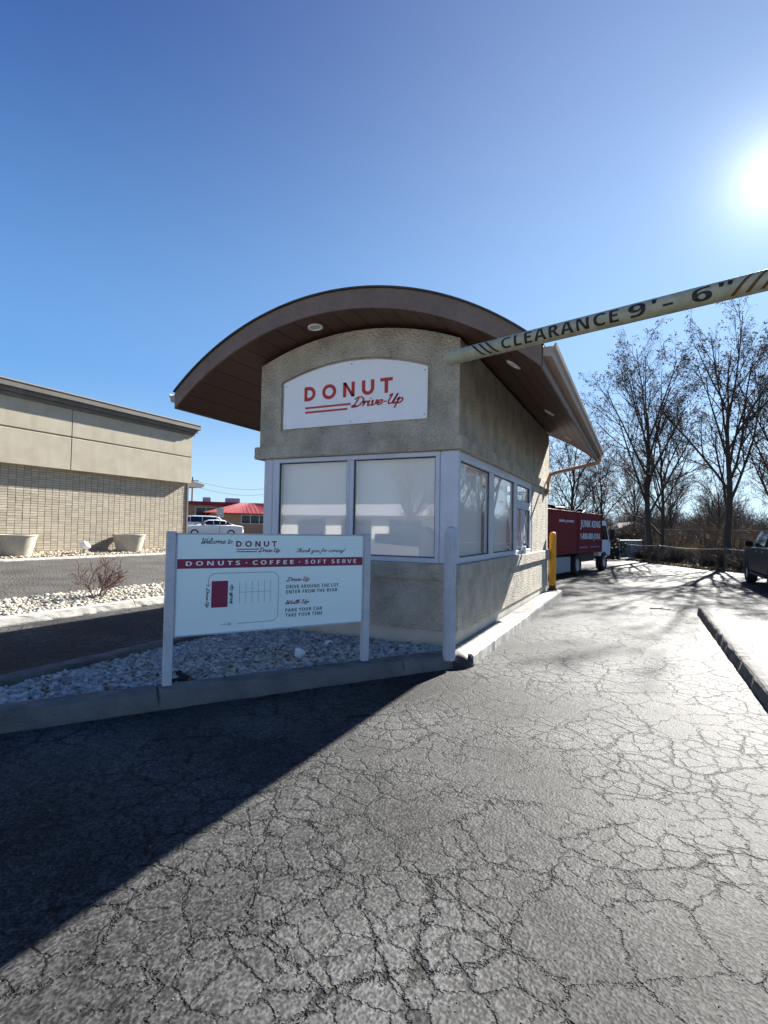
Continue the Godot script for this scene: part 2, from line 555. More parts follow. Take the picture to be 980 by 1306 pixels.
# flat letters bent round a pipe whose axis runs along local x; height becomes angle
func wrapped(me: Mesh, x: Transform3D, rad: float, tilt: float) -> MB:
	var s := me.surface_get_arrays(0)
	var v: PackedVector3Array = s[0]
	var ix: PackedInt32Array = s[Mesh.ARRAY_INDEX] if s[Mesh.ARRAY_INDEX] != null else PackedInt32Array(range(v.size()))
	var mb := MB.new()
	var step := 0.008
	for i in range(0, ix.size(), 3):
		var a := x * v[ix[i]]
		var b := x * v[ix[i + 1]]
		var c := x * v[ix[i + 2]]
		var tr := PackedVector2Array([Vector2(a.x, a.y), Vector2(b.x, b.y), Vector2(c.x, c.y)])
		var y0 := minf(a.y, minf(b.y, c.y))
		var y1 := maxf(a.y, maxf(b.y, c.y))
		for k in range(int(floor(y0 / step)), int(floor(y1 / step)) + 1):
			var band := PackedVector2Array([Vector2(-20, k * step), Vector2(20, k * step), Vector2(20, (k + 1) * step), Vector2(-20, (k + 1) * step)])
			for poly: PackedVector2Array in Geometry2D.intersect_polygons(tr, band):
				var q: Array[Vector3] = []
				var nn: Array[Vector3] = []
				for p in poly:
					var an := p.y / rad + tilt
					nn.append(Vector3(0, sin(an), cos(an)))
					q.append(Vector3(p.x, sin(an) * (rad + 0.0008), cos(an) * (rad + 0.0008)))
				for j in range(1, q.size() - 1):
					if (poly[j] - poly[0]).cross(poly[j + 1] - poly[0]) > 0: mb.tri3(q[0], q[j], q[j + 1], nn[0], nn[j], nn[j + 1])
					else: mb.tri3(q[0], q[j + 1], q[j], nn[0], nn[j + 1], nn[j])
	return mb

# ------------------------------------------------------------------ plants
func limb(mb: MB, tips: Array, p: Vector3, d: Vector3, length: float, r: float, depth: int, deepest: int, spec: Dictionary) -> void:
	var seg := 5 if depth < 2 else (3 if depth < deepest else 2)
	var path := PackedVector3Array([p])
	var rad := PackedFloat32Array([r])
	var q := p
	var dir := d
	var r_end := r * (0.35 if depth < deepest else 0.5)
	for i in seg:
		dir = (dir + Vector3(rng.randf_range(-1, 1), rng.randf_range(-1, 1), rng.randf_range(-1, 1)) * float(spec.crook) * (0.5 if depth == 0 else 1.0) + UP * float(spec.lift) * (0.0 if depth == 0 else 1.0)).normalized()
		q += dir * length / seg
		path.append(q)
		rad.append(lerpf(r, r_end, (i + 1.0) / seg))
	mb.tube(path, rad, [9, 7, 5, 4, 3, 3, 3][depth], depth == 0)
	if depth == deepest:
		tips.append(q)
		return
	var kids: int = spec.kids[depth]
	for k in kids:
		var f: float = lerpf(float(spec.start[depth]), 1.0, (k + rng.randf() * 0.7) / kids)
		f = minf(f, 0.98)
		var x := f * seg
		var i := mini(int(x), seg - 1)
		var at := path[i].lerp(path[i + 1], x - i)
		var along := (path[i + 1] - path[i]).normalized()
		var out := along.cross(Vector3(rng.randf_range(-1, 1), rng.randf_range(-1, 1), rng.randf_range(-1, 1))).normalized()
		if depth == 0:
			var az := TAU * (k * 0.382 + rng.randf() * 0.12)
			out = Vector3(cos(az), 0, sin(az))
		var sp: float = deg_to_rad(float(spec.spread[depth]) * rng.randf_range(0.7, 1.3))
		var nd := (along * cos(sp) + out * sin(sp)).normalized()
		var len2: float = length * float(spec.ratio[depth]) * (1.15 - 0.55 * f if depth > 0 else 1.1 - 0.35 * f) * rng.randf_range(0.8, 1.2)
		limb(mb, tips, at, nd, len2, maxf(rad[i] * float(spec.thin[depth]), 0.006), depth + 1, deepest, spec)

# trunk and crown of a leafless tree, with the dead leaves that it kept; points are in the tree's own space
func tree_into(root: Node3D, sd: int, height: float, r: float, spec: Dictionary, leaves: float, bark: Material, leaf: Material) -> void:
	rng.seed = sd
	var trunk := MB.new()
	var twigs := MB.new()
	var tips := []
	var seg := 6
	var path := PackedVector3Array([Vector3(0, -0.25, 0), Vector3(0, 0.15, 0)])
	var rad := PackedFloat32Array([r * 1.6, r * 1.15])
	var q := Vector3(0, 0.15, 0)
	for i in seg:
		q += Vector3(rng.randf_range(-.1, .1), 1.0, rng.randf_range(-.1, .1)).normalized() * height * 0.62 / seg
		path.append(q)
		rad.append(lerpf(r, r * 0.4, (i + 1.0) / seg))
	trunk.tube(path, rad, 9)
	var deepest: int = spec.deep
	for k in int(spec.mains):
		var f: float = lerpf(float(spec.low), 1.0, pow(float(k) / float(spec.mains), 0.9))
		var x := 1.0 + f * (seg - 0.02)
		var i := int(x)
		var az := TAU * (k * 0.382 + rng.randf() * 0.1)
		var sp: float = deg_to_rad(lerpf(float(spec.open), float(spec.open) * 0.35, f)) * rng.randf_range(0.85, 1.15)
		var d := Vector3(cos(az) * sin(sp), cos(sp), sin(az) * sin(sp))
		limb(twigs, tips, path[i].lerp(path[i + 1], x - i), d, height * lerpf(float(spec.reach), 0.36, f) * rng.randf_range(0.85, 1.1), lerpf(r * 0.5, r * 0.28, f), 1, deepest, spec)
	put("trunk", trunk, bark, root, false)
	var tw := put("branches", twigs, bark, root, false)
	tw.set_meta("kind", "stuff")
	if leaves > 0.0:
		var lf := MB.new()
		for p: Vector3 in tips:
			if rng.randf() > leaves: continue
			for k in rng.randi_range(1, 4):
				var a := Vector3(rng.randf_range(-1, 1), rng.randf_range(-1, .3), rng.randf_range(-1, 1)).normalized() * rng.randf_range(0.07, 0.13)
				var b := a.cross(Vector3(rng.randf_range(-1, 1), rng.randf_range(-1, 1), rng.randf_range(-1, 1))).normalized() * a.length() * 0.33
				var o := p + Vector3(rng.randf_range(-.08, .08), rng.randf_range(-.08, .05), rng.randf_range(-.08, .08))
				lf.tri(o, o + a * 0.5 + b, o + a)
				lf.tri(o, o + a, o + a * 0.45 - b + UP * 0.012)
		var l := put("leaves", lf, leaf, root, false)
		l.set_meta("kind", "stuff")

func twig_bush(sd: int, h: float, wide: float, stems: int, r: float) -> MB:
	rng.seed = sd
	var mb := MB.new()
	var tips := []
	var spec := {"crook": 0.2, "lift": 0.10, "kids": [0, 5, 4, 3], "start": [0, .25, .2, .2], "spread": [0, 34.0, 40.0, 42.0], "ratio": [0, .6, .6, .6], "thin": [0, .7, .7, .7]}
	for k in stems:
		var az := rng.randf() * TAU
		var sp := rng.randf_range(0.1, 0.75)
		var d := Vector3(cos(az) * sin(sp) * wide, cos(sp), sin(az) * sin(sp) * wide).normalized()
		limb(mb, tips, Vector3(cos(az), 0, sin(az)) * 0.06 * wide, d, h * rng.randf_range(0.55, 0.9), r, 1, 3, spec)
	return mb

# ------------------------------------------------------------------ vehicles
# body lofted along local x from stations [x, floor, half width low, half width belt, belt height, half width roof, roof height]
func loft_body(st: Array) -> MB:
	var mb := MB.new()
	var rows := []
	for s in st:
		var r: Array[Vector3] = []
		var hw: float = s[2]
		var hb: float = s[3]
		var pts := [[hw * 0.94, s[1]], [hw, s[1] + 0.10], [hb, lerpf(s[1], s[4], 0.6)], [hb * 0.985, s[4] - 0.03], [hb * 0.93, s[4]], [lerpf(hb, s[5], 0.88), lerpf(s[4], s[6], 0.8)], [s[5] * 0.82, s[6] - 0.02], [s[5] * 0.5, s[6]]]
		for p in pts: r.append(Vector3(s[0], p[1], p[0]))
		for k in range(pts.size() - 1, -1, -1): r.append(Vector3(s[0], pts[k][1], -pts[k][0]))
		rows.append(r)
	for i in rows.size() - 1:
		var a: Array[Vector3] = rows[i]
		var b: Array[Vector3] = rows[i + 1]
		for k in a.size():
			var l := (k + 1) % a.size()
			mb.quad(a[k], b[k], b[l], a[l])
	for e in [0, rows.size() - 1]:
		var a: Array[Vector3] = rows[e]
		for k in range(1, a.size() - 1):
			if e == 0: mb.tri(a[0], a[k], a[k + 1])
			else: mb.tri(a[0], a[k + 1], a[k])
	return mb

func wheel_into(root: Node3D, at: Vector3, r: float, w: float) -> void:
	var t := MB.new()
	t.lathe(Vector3.ZERO, PackedVector2Array([Vector2(r * .62, -w / 2), Vector2(r * .93, -w / 2), Vector2(r, -w * .36), Vector2(r, w * .36), Vector2(r * .93, w / 2), Vector2(r * .62, w / 2), Vector2(r * .6, w * .3)]), 20, Vector3.BACK)
	var o := put_mesh("wheel", t.mesh(), M.tyre, root, Transform3D(Basis(), at))
	var m := MB.new()
	for sd: float in [-1.0, 1.0]:
		m.lathe(Vector3(0, 0, 0), PackedVector2Array([Vector2(r * .62, sd * w * .42), Vector2(r * .5, sd * w * .34), Vector2(r * .2, sd * w * .38), Vector2(0.001, sd * w * .40)]), 20, Vector3.BACK)
	put_mesh("rim", m.mesh(), M.rim, o)

func pane_quad(pts: Array, off: Vector3) -> MB:
	var mb := MB.new()
	for k in range(1, pts.size() - 1): mb.tri(pts[0] + off, pts[k] + off, pts[k + 1] + off)
	return mb

# glass on both flanks of a car, each pane a flat polygon in local x, y laid against the body at half widths zb (belt) and zr (roof)
func flank_panes(root: Node3D, polys: Array, yb: float, yr: float, zb: float, zr: float) -> void:
	for poly in polys:
		for s: float in [-1.0, 1.0]:
			var mb := MB.new()
			var q: Array[Vector3] = []
			for p: Vector2 in poly: q.append(Vector3(p.x, p.y, s * (lerpf(zb, zr, (p.y - yb) / (yr - yb)) + 0.012)))
			if s < 0: q.reverse()
			for k in range(1, q.size() - 1): mb.tri(q[0], q[k], q[k + 1])
			put("window", mb, M.car_glass, root, false)

func car_lamp(root: Node3D, called: String, c: Vector3, s: Vector3, m: Material) -> void:
	var mb := MB.new()
	mb.box(c, s, 0.02)
	put(called, mb, m, root, false)

# ------------------------------------------------------------------ the scene
func _ready() -> void:
	rng.seed = 7
	# camera: eye height of someone standing in the driveway
	var cam := Camera3D.new()
	cam.name = "camera"
	add_child(cam)
	cam.transform = eye()
	cam.fov = 88.37
	cam.near = 0.05
	cam.far = 3000.0
	cam.current = true
	# sun and sky
	var sun_dir := Vector3(0.166, 0.488, -0.857).normalized()
	var env := Environment.new()
	env.background_mode = Environment.BG_SKY
	var sk := Sky.new()
	var pano := PanoramaSkyMaterial.new()
	pano.panorama = ImageTexture.create_from_image(sky_image(EXPOSURE, sun_dir))
	sk.sky_material = pano
	env.sky = sk
	env.tonemap_mode = Environment.TONE_MAPPER_LINEAR
	env.tonemap_exposure = EXPOSURE
	env.sdfgi_enabled = true
	env.ssao_enabled = true
	env.ssil_enabled = true
	var we := WorldEnvironment.new()
	we.name = "world_environment"
	we.environment = env
	add_child(we)
	var sun := DirectionalLight3D.new()
	sun.name = "sun"
	sun.light_energy = 1.6
	sun.light_color = Color(1.0, 0.985, 0.955)
	sun.light_angular_distance = 0.5
	sun.shadow_enabled = true
	add_child(sun)
	sun.look_at_from_position(Vector3.ZERO, -sun_dir, UP)

	materials()
	land()
	booth()
	shop_sign()
	menu_sign()
	island()
	clearance_bar()
	bank()
	far_left()
	lot()
	woods()
	across_the_road()

const EYE := 1.55
const EXPOSURE := 4.0

func eye() -> Transform3D:
	# turned 25.8 degrees to the left of the booth's axis, tipped up 1.9 degrees, rolled 1.06 degrees
	var right := Vector3(0.89986, 0.01843, -0.43579)
	var up := Vector3(-0.00244, 0.99930, 0.03722)
	right = right.normalized()
	up = (up - right * up.dot(right)).normalized()
	return Transform3D(Basis(right, up, right.cross(up)), Vector3(0, EYE, 0))

func materials() -> void:
	M.asphalt = asphalt()
	M.old_asphalt = mottled(31, Vector3(.032, .03, .027), Vector3(.08, .075, .067), 4.0, 0.8, 3.0, 0.12, 0.008)
	M.soil = mottled(33, Vector3(.10, .075, .05), Vector3(.24, .19, .12), 3.0, 0.95, 4.0, 0.1, 0.01)
	M.litter = mottled(35, Vector3(.03, .022, .015), Vector3(.15, .105, .065), 1.6, 0.95, 6.0, 0.12, 0.02)
	M.bed = mottled(36, Vector3(.03, .028, .025), Vector3(.10, .095, .085), 1.0, 0.95, 6.0, 0.12, 0.02)
	M.stucco = mottled(41, Vector3(.37, .335, .27), Vector3(.58, .53, .435), 3.3, 0.9, 6.0, 0.16, 0.012, 0.22, 0.3, 0.28)
	M.plinth = mottled(43, Vector3(.42, .385, .32), Vector3(.56, .52, .45), 1.8, 0.9, 1.5, 0.1, 0.006)
	M.kerb = mottled(45, Vector3(.08, .078, .072), Vector3(.21, .20, .185), 1.3, 0.9, 2.6, 0.14, 0.008)
	M.pale_kerb = mottled(47, Vector3(.24, .23, .205), Vector3(.48, .46, .42), 1.3, 0.85, 2.6, 0.14, 0.01)
	M.bank_panel = mottled(49, Vector3(.41, .36, .265), Vector3(.50, .45, .35), 2.6, 0.95, 0.7, 0.16, 0.006, 0.3)
	M.mortar = plain(.27, .235, .185, 0.95)
	M.brick = tinted(mottled(51, Vector3(.78, .78, .78), Vector3(1, 1, 1), 0.5, 0.9, 2.0, 0.1, 0.02))
	M.red_brick = tinted(mottled(53, Vector3(.7, .7, .7), Vector3(1, 1, 1), 0.5, 0.9, 2.0, 0.1, 0.02))
	M.brick_wall = mottled(55, Vector3(.42, .22, .12), Vector3(.58, .35, .21), 1.0, 0.9, 2.0, 0.2, 0.02)
	M.stone = tinted(mottled(57, Vector3(.72, .72, .72), Vector3(1, 1, 1), 0.12, 0.75, 3.0, 0.05, 0.02))
	M.aluminium = mottled(59, Vector3(.50, .53, .60), Vector3(.58, .61, .68), 2.0, 0.42, 0.0, 0.05, 0.006, 0.2)
	M.aluminium.metallic = 0.15
	M.grey_paint = mottled(61, Vector3(.44, .46, .50), Vector3(.58, .60, .64), 0.9, 0.6, 0.8, 0.06, 0.01, 0.3)
	M.gasket = plain(.012, .012, .014, 0.6)
	M.blind = plain(.90, .875, .83, 0.9)
	M.blind.backlight_enabled = true
	M.blind.backlight = Color(0.3, 0.3, 0.3)
	M.glass = StandardMaterial3D.new()
	M.glass.transparency = BaseMaterial3D.TRANSPARENCY_ALPHA
	M.glass.albedo_color = Color(1.0, 0.97, 0.93, 0.04)
	M.glass.roughness = 0.02
	M.glass.metallic = 0.22
	M.glass.metallic_specular = 0.5
	M.inside = plain(.85, .84, .80, 0.8)
	M.dark_inside = plain(.05, .05, .055, 0.8)
	M.roof_top = mottled(63, Vector3(.05, .04, .035), Vector3(.08, .065, .055), 2.0, 0.7, 1.0)
	M.fascia = mottled(65, Vector3(.15, .105, .08), Vector3(.20, .145, .115), 2.4, 0.45, 0.0, 0.05, 0.006, 0.35)
	M.soffit = mottled(67, Vector3(.085, .040, .028), Vector3(.112, .056, .041), 2.4, 0.42, 0.0, 0.05, 0.006, 0.0, 0.35)
	M.gutter = mottled(69, Vector3(.31, .235, .18), Vector3(.40, .31, .24), 2.4, 0.4, 0.0, 0.05, 0.006)
	M.cornice = mottled(66, Vector3(.12, .11, .095), Vector3(.17, .155, .135), 2.4, 0.7, 0.0, 0.05, 0.006, 0.4)
	M.orange_pipe = plain(.48, .22, .09, 0.5)
	M.white = plain(.80, .82, .84, 0.35)
	M.sign_white = mottled(71, Vector3(.86, .87, .89), Vector3(.90, .91, .93), 1.5, 0.35, 0.0, 0.03, 0.005)
	M.sign_aqua = mottled(72, Vector3(.74, .92, .90), Vector3(.80, .95, .93), 1.5, 0.3, 0.0, 0.03, 0.005)
	M.red_print = plain(.50, .03, .015, 0.5)
	M.maroon = plain(.22, .015, .06, 0.5)
	M.ink = plain(.02, .03, .035, 0.5)
	M.grey_ink = plain(.16, .20, .22, 0.5)
	M.white_print = plain(.86, .88, .88, 0.5)
	M.black = plain(.015, .015, .015, 0.6)
	M.yellow = mottled(73, Vector3(.66, .29, .012), Vector3(.80, .39, .025), 1.2, 0.45, 0.6, 0.08, 0.01, 0.3)
	M.rust = mottled(74, Vector3(.07, .03, .015), Vector3(.17, .075, .035), 0.5, 0.9, 3.0)
	M.pipe = mottled(75, Vector3(.28, .275, .19), Vector3(.47, .46, .335), 1.0, 0.55, 1.0, 0.05, 0.012, 0.2)
	M.bark = mottled(77, Vector3(.035, .028, .022), Vector3(.10, .082, .066), 0.8, 0.95, 6.0, 0.08, 0.02)
	M.dead_leaf = plain(.05, .03, .018, 0.85)
	M.dead_leaf.backlight_enabled = true
	M.dead_leaf.backlight = Color(0.16, 0.10, 0.06)
	M.red_twig = plain(.13, .07, .055, 0.85)
	M.brush_twig = tinted(plain(1, 1, 1, 0.9))
	M.evergreen = tinted(plain(1, 1, 1, 0.8))
	M.straw = tinted(plain(1, 1, 1, 0.9))
	M.straw.backlight_enabled = true
	M.straw.backlight = Color(0.4, 0.36, 0.25)
	M.concrete = mottled(79, Vector3(.36, .33, .27), Vector3(.52, .48, .40), 1.0, 0.9, 2.0, 0.1, 0.01)
	M.steel = plain(.45, .46, .47, 0.4, 0.6)
	M.galv = plain(.30, .33, .37, 0.5, 0.4)
	M.tyre = plain(.018, .018, .018, 0.8)
	M.rim = plain(.5, .5, .5, 0.35, 0.7)
	M.car_glass = plain(.015, .02, .025, 0.06)
	M.lamp_glass = plain(.6, .6, .58, 0.15)
	M.red_lens = plain(.35, .02, .015, 0.2)
	M.white_car = plain(.78, .78, .77, 0.25)
	M.white_car.clearcoat_enabled = true
	M.dark_car = plain(.006, .008, .013, 0.4, 0.0, 0.22)
	M.truck_red = plain(.19, .010, .016, 0.6, 0.0, 0.25)
	M.purple_print = plain(.19, .10, .25, 0.5)
	M.silver_print = plain(.50, .50, .52, 0.5)
	M.red_roof = mottled(81, Vector3(.22, .018, .024), Vector3(.31, .036, .042), 2.0, 0.6, 0.0)
	M.wood_pole = plain(.12, .09, .07, 0.9)
	M.tan_wall = plain(.42, .33, .20, 0.9)
	M.dull_roof = plain(.12, .11, .105, 0.9)
	M.trim_white = plain(.75, .75, .72, 0.6)
	M.red_cloth = plain(.45, .02, .03, 0.8)
	M.fabric = plain(.012, .012, .014, 0.9)

# ------------------------------------------------------------------ land, roads and kerbs
func sheet(called: String, poly: PackedVector2Array, lift: float, m: Material, step := 0.0) -> MeshInstance3D:   # poly: (x, depth)
	var mb := MB.new()
	var cuts := [-600.0, -17.0, -6.0, 600.0]
	for i in 3:
		var band := PackedVector2Array([Vector2(cuts[i], -900), Vector2(cuts[i + 1], -900), Vector2(cuts[i + 1], 900), Vector2(cuts[i], 900)])
		for p: PackedVector2Array in Geometry2D.intersect_polygons(poly, band):
			var ids := Geometry2D.triangulate_polygon(p)
			for k in range(0, ids.size(), 3):
				var q: Array[Vector3] = []
				for j in 3: q.append(P(p[ids[k + j]].x, rise(p[ids[k + j]].x) + lift, p[ids[k + j]].y))
				if (q[1] - q[0]).cross(q[2] - q[0]).y < 0: q.reverse()
				mb.tri(q[0], q[1], q[2])
	var o := put(called, mb, m)
	tag(o, "", "", "", "structure")
	return o

func V(a: Array) -> PackedVector2Array:
	var o := PackedVector2Array()
	for i in range(0, a.size(), 2): o.append(Vector2(a[i], a[i + 1]))
	return o

# a concrete kerb along points (x, depth): left is the side its top lies on; worn, uneven edges
func kerb(called: String, pts: PackedVector2Array, width: float, height: float, m: Material, sd: int, base := -0.1, batter := 0.03) -> MeshInstance3D:
	var f := noise(sd, 1.6, 4)
	var line := PackedVector2Array()
	var joints := {}
	for i in pts.size() - 1:
		var c := maxi(1, int((pts[i + 1] - pts[i]).length() / 0.12))
		for k in c:
			var at := pts[i].lerp(pts[i + 1], k / float(c))
			if line.size() % 23 == 20:   # a cast joint
				var u := (pts[i + 1] - pts[i]).normalized()
				line.append(at - u * 0.014)
				line.append(at - u * 0.005)
				joints[line.size()] = true
				joints[line.size() + 1] = true
				line.append(at)
				line.append(at + u * 0.005)
				line.append(at + u * 0.014)
			else: line.append(at)
	line.append(pts[pts.size() - 1])
	var mb := MB.new()
	var prev: Array[Vector3] = []
	for i in line.size():
		var d := (line[mini(i + 1, line.size() - 1)] - line[maxi(i - 1, 0)]).normalized()
		var o := Vector2(-d.y, d.x)
		var g := rise(line[i].x)
		var prof := [[0.0, base], [0.004, 0.02], [batter, height - 0.035], [batter + 0.012, height - 0.012], [batter + 0.035, height], [width - 0.02, height], [width, height - 0.015], [width, base]]
		var r: Array[Vector3] = []
		for k in prof.size():
			var j := f.get_noise_2d(line[i].x * 3.0 + k * 7.7, line[i].y * 3.0) * (0.022 if k < 5 else 0.008)
			var cut := 0.02 if joints.has(i) and k > 1 and k < 7 else 0.0
			var w := line[i] + o * (float(prof[k][0]) + j + (cut if k < 4 else 0.0))
			r.append(P(w.x, g + float(prof[k][1]) + j * 0.6 - cut, w.y))
		if i > 0:
			for k in prof.size() - 1: mb.quad(prev[k + 1], r[k + 1], r[k], prev[k])
		if i == 0 or i == line.size() - 1:
			for k in range(1, prof.size() - 1): mb.tri(r[0], r[k], r[k + 1])
		prev = r
	var o2 := put(called, mb, m)
	tag(o2, "", "", "", "structure")
	return o2

func pebble(sd: int) -> ArrayMesh:
	var f := noise(sd, 0.9, 2)
	var s := SphereMesh.new()
	s.radial_segments = 8
	s.rings = 4
	s.radius = 0.5
	s.height = 1.0
	var a := s.get_mesh_arrays()
	var v: PackedVector3Array = a[0]
	for i in v.size():
		var q := v[i]
		v[i] = q * (1.0 + 0.45 * f.get_noise_3dv(q * 1.6))
	a[0] = v
	var m := ArrayMesh.new()
	m.add_surface_from_arrays(Mesh.PRIMITIVE_TRIANGLES, a)
	return m

func gravel(called: String, poly: PackedVector2Array, per_m2: float, size: float, lift: float, lo: Vector3, hi: Vector3, sd: int, hole := Vector3(0, 0, -1), hole2 := Vector3(0, 0, -1)) -> void:
	rng.seed = sd
	var box := Rect2(poly[0], Vector2.ZERO)
	for p in poly: box = box.expand(p)
	for kind in 3:
		var where: Array[Transform3D] = []
		var tint := PackedColorArray()
		for i in int(box.get_area() * per_m2 / 3.0):
			var p := Vector2(rng.randf_range(box.position.x, box.end.x), rng.randf_range(box.position.y, box.end.y))
			var y := rng.randf()
			var s := size * (0.5 + 1.1 * pow(rng.randf(), 1.6))
			var e := Vector3(rng.randf() * TAU, rng.randf() * TAU, rng.randf_range(-.5, .5))
			var c := lo.lerp(hi, rng.randf())
			var warm := rng.randf_range(-0.06, 0.06)
			if not Geometry2D.is_point_in_polygon(p, poly): continue
			if hole.z > 0 and p.distance_to(Vector2(hole.x, hole.y)) < hole.z * (0.75 + 0.5 * y): continue
			if hole2.z > 0 and p.distance_to(Vector2(hole2.x, hole2.y)) < hole2.z * (0.75 + 0.5 * y): continue
			var b := Basis(UP, e.x) * Basis(Vector3.RIGHT, e.z) * Basis.from_scale(Vector3(s, s * 0.62, s * 0.78))
			where.append(Transform3D(b, P(p.x, rise(p.x) + lift + y * size * 0.5, p.y)))
			tint.append(Color(c.x + warm * c.x, c.y, c.z - warm * c.z))
		var o := scatter(called, pebble(sd + kind), M.stone, where, tint)
		o.name = called if kind == 0 else "%s_%03d" % [called, used[called] - 1]

func land() -> void:
	sheet("ground", V([-600, -700, 600, -700, 600, 800, -600, 800]), -0.03, M.soil)
	# the driveway and rear lot; its far edge runs aslant before the trees
	sheet("driveway", V([-8.0, -34, 16, -34, 16, 21.2, 9.0, 23.6, 4.6, 25.6, 2.6, 27.4, 0.7, 31.0, -0.8, 34.4, -8.0, 36.0]), 0.0, M.asphalt)
	sheet("side_road", V([-14.85, -40, -9.3, -40, -9.3, 60, -14.85, 60]), 0.004, M.old_asphalt)
	sheet("far_road", V([-60, 19, -14.85, 19, -14.85, 46, -60, 46]), 0.002, M.old_asphalt)
	sheet("far_lot", V([-8.0, 36, -8.0, 60, -9.3, 60, -9.3, 36]), -0.01, M.old_asphalt)
	sheet("street", V([-60, -34, 60, -34, 60, -2.2, -60, -2.2]), 0.008, M.pale_kerb)
	sheet("leaf_litter", V([-9, 36.0, -8.0, 36.0, -0.8, 34.4, 0.7, 31.0, 2.6, 27.4, 4.6, 25.6, 9.0, 23.6, 16, 21.2, 60, 16, 60, 75, -9, 75]), -0.006, M.litter)
	# strip of gravel between the two roads, with its kerb
	sheet("gravel_bed", V([-9.45, -12, -8.03, -12, -8.03, 26, -9.45, 26]), 0.03, M.bed)
	kerb("kerb", V([-7.86, -12, -7.86, 26]), 0.2, 0.12, M.pale_kerb, 3)
	gravel("gravel", V([-9.5, 1.5, -8.08, 1.5, -8.08, 12.5, -9.5, 12.5]), 800, 0.062, 0.035, Vector3(.30, .27, .215), Vector3(.58, .53, .44), 5)

# ------------------------------------------------------------------ raised kerbed slab on the right
func island() -> void:
	kerb("kerb", V([1.02, 12.1, 1.02, -8.0]).duplicate(), 0.16, 0.15, M.kerb, 17)
	sheet("raised_lot", V([1.16, -8, 15, -8, 15, 12.0, 1.16, 12.0]), 0.142, M.asphalt)

# ------------------------------------------------------------------ the booth
const BX := -3.59          # middle of the booth's front
const X0 := -5.15          # left wall
const X1 := -2.03          # right wall
const ZF := 6.29           # front wall (depth)
const ZB := 13.4           # rear wall
const RC := 0.598          # height of the roof arc's centre
const RR := 3.96           # roof arc's radius

func arch_y(x: float, drop: float) -> float: return RC + sqrt(RR * RR - (x - BX) * (x - BX)) - drop

func frame_ring(mb: MB, x0: float, x1: float, y0: float, y1: float, w: float, o: Vector3, ex: Vector3, ez: Vector3, d: float, bv := 0.006) -> void:
	# four bars round an opening in the plane ex, up; ez points outward; butted end to end
	var q := Basis(ex, UP, ez)
	var c := func(a: float, b: float, e: float, f: float) -> void: mb.box(o + ex * (a + b) / 2 + UP * (e + f) / 2 + ez * d / 2, Vector3(b - a, f - e, d), bv, q)
	c.call(x0, x1, y0, y0 + w)
	c.call(x0, x1, y1 - w, y1)
	c.call(x0, x0 + w, y0 + w, y1 - w)
	c.call(x1 - w, x1, y0 + w, y1 - w)

